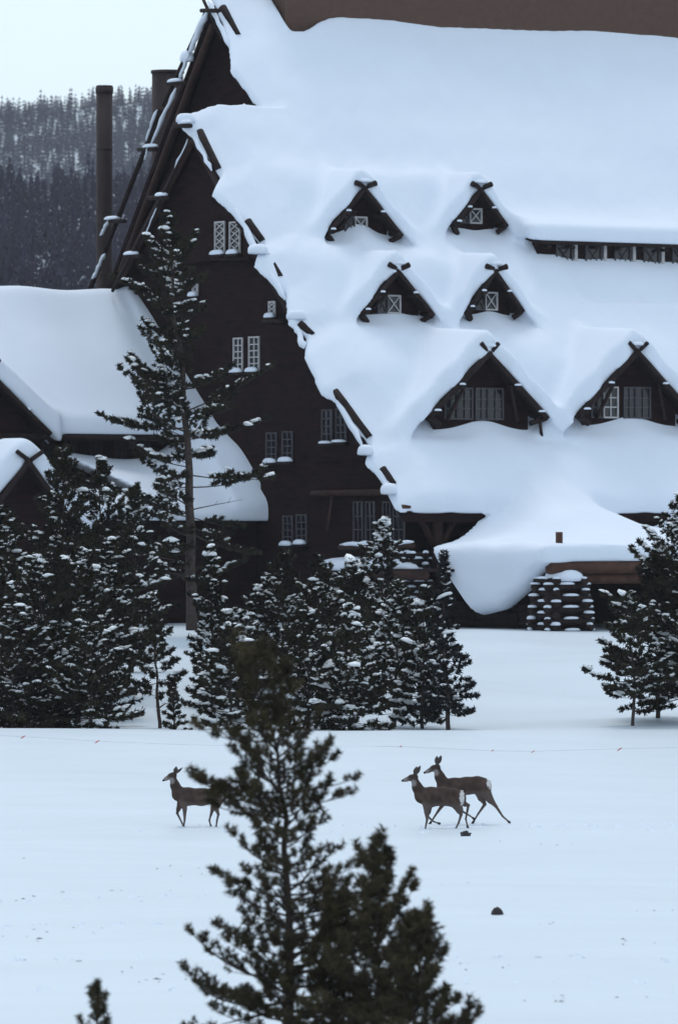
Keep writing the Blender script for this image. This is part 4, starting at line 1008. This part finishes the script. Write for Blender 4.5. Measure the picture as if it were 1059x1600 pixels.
# ------------------------------------------------------------------ forested hills
def hill(name, y0, y1, z0, z1, yc, seed, label):
    xs_ = np.linspace(-420, 420, 60); ys_ = np.linspace(y0, y1, 40)
    X, Yv = np.meshgrid(xs_, ys_)
    Zv = hz(X, Yv, y0, y1, z0, z1, yc, seed)
    n = 60; ij = np.arange(39 * n).reshape(39, n)[:, :-1].ravel()
    o = mesh_np(name, np.stack([X.ravel(), Yv.ravel(), Zv.ravel()], 1), np.stack([ij, ij + 1, ij + n + 1, ij + n], 1), M['field'], None, True)
    return tag(o, label, kind='structure')
def hz(X, Yv, y0, y1, z0, z1, yc, seed):
    slope = .02 if yc < 2000 else .10
    t = np.clip((Yv - y0) / (yc - y0), 0, 1); u = np.clip((Yv - yc) / (y1 - yc), 0, 1)
    return z0 + (z1 - z0) * (t * (.6 + .4 * t)) - (z1 - z0) * .6 * u * u + 2.5 * wav(X, Yv, 160, seed) * t + X * slope * t
HA = (430, 1400, 2.0, 68.0, 1100, 61); HB = (1350, 3300, 20.0, 195.0, 2500, 62)
hill('hill', 430, 1400, 2.0, 68.0, 1100, 61, 'snowy lower hillside under the dark forest')
hill('hill', 1350, 3300, 20.0, 195.0, 2500, 62, 'pale snowy ridge behind the lower hillside')
def conifer_template(seed, tiers=9, n=7):
    r = np.random.default_rng(seed); vs, fs = [], []
    for k in range(tiers):
        t = k / tiers; z = .10 + .86 * t; rad = .135 * (1 - t) ** .8 * r.uniform(.8, 1.15) + .008
        for j in range(n):
            a = 6.283 * j / n + k * .5 + r.uniform(-.2, .2); q = rad * r.uniform(.55, 1.3); w = .42
            b = len(vs)
            vs += [(0, 0, z + .10), (q * math.cos(a - w) * .75, q * math.sin(a - w) * .75, z - .01), (q * math.cos(a), q * math.sin(a), z - .035 * r.uniform(.3, 1.4)), (q * math.cos(a + w) * .75, q * math.sin(a + w) * .75, z - .01)]
            fs += [(b, b + 1, b + 2), (b, b + 2, b + 3)]
    b = len(vs); vs += [(-.008, 0, 0), (.008, 0, 0), (0, 0, 1.0), (0, -.008, 0), (0, .008, 0)]; fs += [(b, b + 1, b + 2), (b + 3, b + 4, b + 2)]
    return np.array(vs), np.array(fs)
CT_NEAR = [conifer_template(k, 8, 6) for k in range(5)]; CT_FAR = [conifer_template(k + 9, 5, 5) for k in range(5)]
def forest_material(name, dark, snowamt):
    m = mat(name, dark, .9, .5, .25, 0, None, .1)
    nt = m.node_tree; b = nt.nodes['Principled BSDF']; src = b.inputs['Base Color'].links[0].from_socket
    tc = nt.nodes.new('ShaderNodeTexCoord'); nz = nt.nodes.new('ShaderNodeTexNoise'); nz.inputs['Scale'].default_value = 1.1; nz.inputs['Detail'].default_value = 3
    nt.links.new(tc.outputs['Object'], nz.inputs['Vector'])
    n2 = nt.nodes.new('ShaderNodeTexNoise'); n2.inputs['Scale'].default_value = .06; nt.links.new(tc.outputs['Object'], n2.inputs['Vector'])
    ad = nt.nodes.new('ShaderNodeMath'); ad.operation = 'MULTIPLY_ADD'; ad.inputs[1].default_value = .35
    nt.links.new(n2.outputs['Fac'], ad.inputs[0]); nt.links.new(nz.outputs['Fac'], ad.inputs[2])
    mr = nt.nodes.new('ShaderNodeMapRange'); mr.inputs['From Min'].default_value = .86 - snowamt; mr.inputs['From Max'].default_value = .98 - snowamt
    nt.links.new(ad.outputs[0], mr.inputs['Value'])
    mx = nt.nodes.new('ShaderNodeMix'); mx.data_type = 'RGBA'; nt.links.new(mr.outputs[0], mx.inputs[0]); nt.links.new(src, mx.inputs[6]); mx.inputs[7].default_value = (.68, .70, .74, 1)
    nt.links.new(mx.outputs[2], b.inputs['Base Color'])
    return m
def forest(name, n, xr, yr, hp, hr, seed, mtl, label, CT):
    r = np.random.default_rng(seed)
    X = r.uniform(*xr, n); Yv = r.uniform(*yr, n); Zv = hz(X, Yv, *hp)
    Hh = r.uniform(*hr, n) * (0.8 + .25 * (r.uniform(0, 1, n) > .8)); W = Hh * r.uniform(.95, 1.5, n); ch = r.integers(0, 5, n); rot = r.uniform(0, 6.28, n)
    VV, FF, n0 = [], [], 0
    for c in range(5):
        s = np.where(ch == c)[0]; tv, tf = CT[c]; m = len(s)
        x = (tv[None, :, 0] * np.cos(rot[s])[:, None] - tv[None, :, 1] * np.sin(rot[s])[:, None]) * W[s][:, None] + X[s][:, None]
        y = (tv[None, :, 0] * np.sin(rot[s])[:, None] + tv[None, :, 1] * np.cos(rot[s])[:, None]) * W[s][:, None] + Yv[s][:, None]
        z = tv[None, :, 2] * Hh[s][:, None] + Zv[s][:, None] - .3
        VV.append(np.stack([x, y, z], 2).reshape(-1, 3)); FF.append((tf[None] + (np.arange(m) * len(tv))[:, None, None] + n0).reshape(-1, 3)); n0 += m * len(tv)
    o = mesh_np(name, np.concatenate(VV), np.concatenate(FF), mtl)
    tag(o, label, kind='stuff')
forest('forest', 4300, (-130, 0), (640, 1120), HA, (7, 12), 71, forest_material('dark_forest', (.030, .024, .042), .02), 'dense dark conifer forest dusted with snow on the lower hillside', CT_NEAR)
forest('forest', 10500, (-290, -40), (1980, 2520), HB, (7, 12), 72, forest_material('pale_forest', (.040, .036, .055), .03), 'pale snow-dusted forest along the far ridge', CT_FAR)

# ------------------------------------------------------------------ winter haze
hm = bpy.data.materials.new('haze'); hm.use_nodes = True; nt = hm.node_tree
for n in list(nt.nodes):
    if n.type == 'BSDF_PRINCIPLED': nt.nodes.remove(n)
pv = nt.nodes.new('ShaderNodeVolumePrincipled'); pv.inputs['Color'].default_value = (.86, .90, 1, 1); pv.inputs['Density'].default_value = .00008
nt.links.new(pv.outputs[0], nt.nodes['Material Output'].inputs['Volume'])
hb = MB().box((-950, -80, -1.6), (950, 5050, 262)).build('haze', hm, None)
tag(hb, 'thin pale winter haze in the air', kind='stuff')
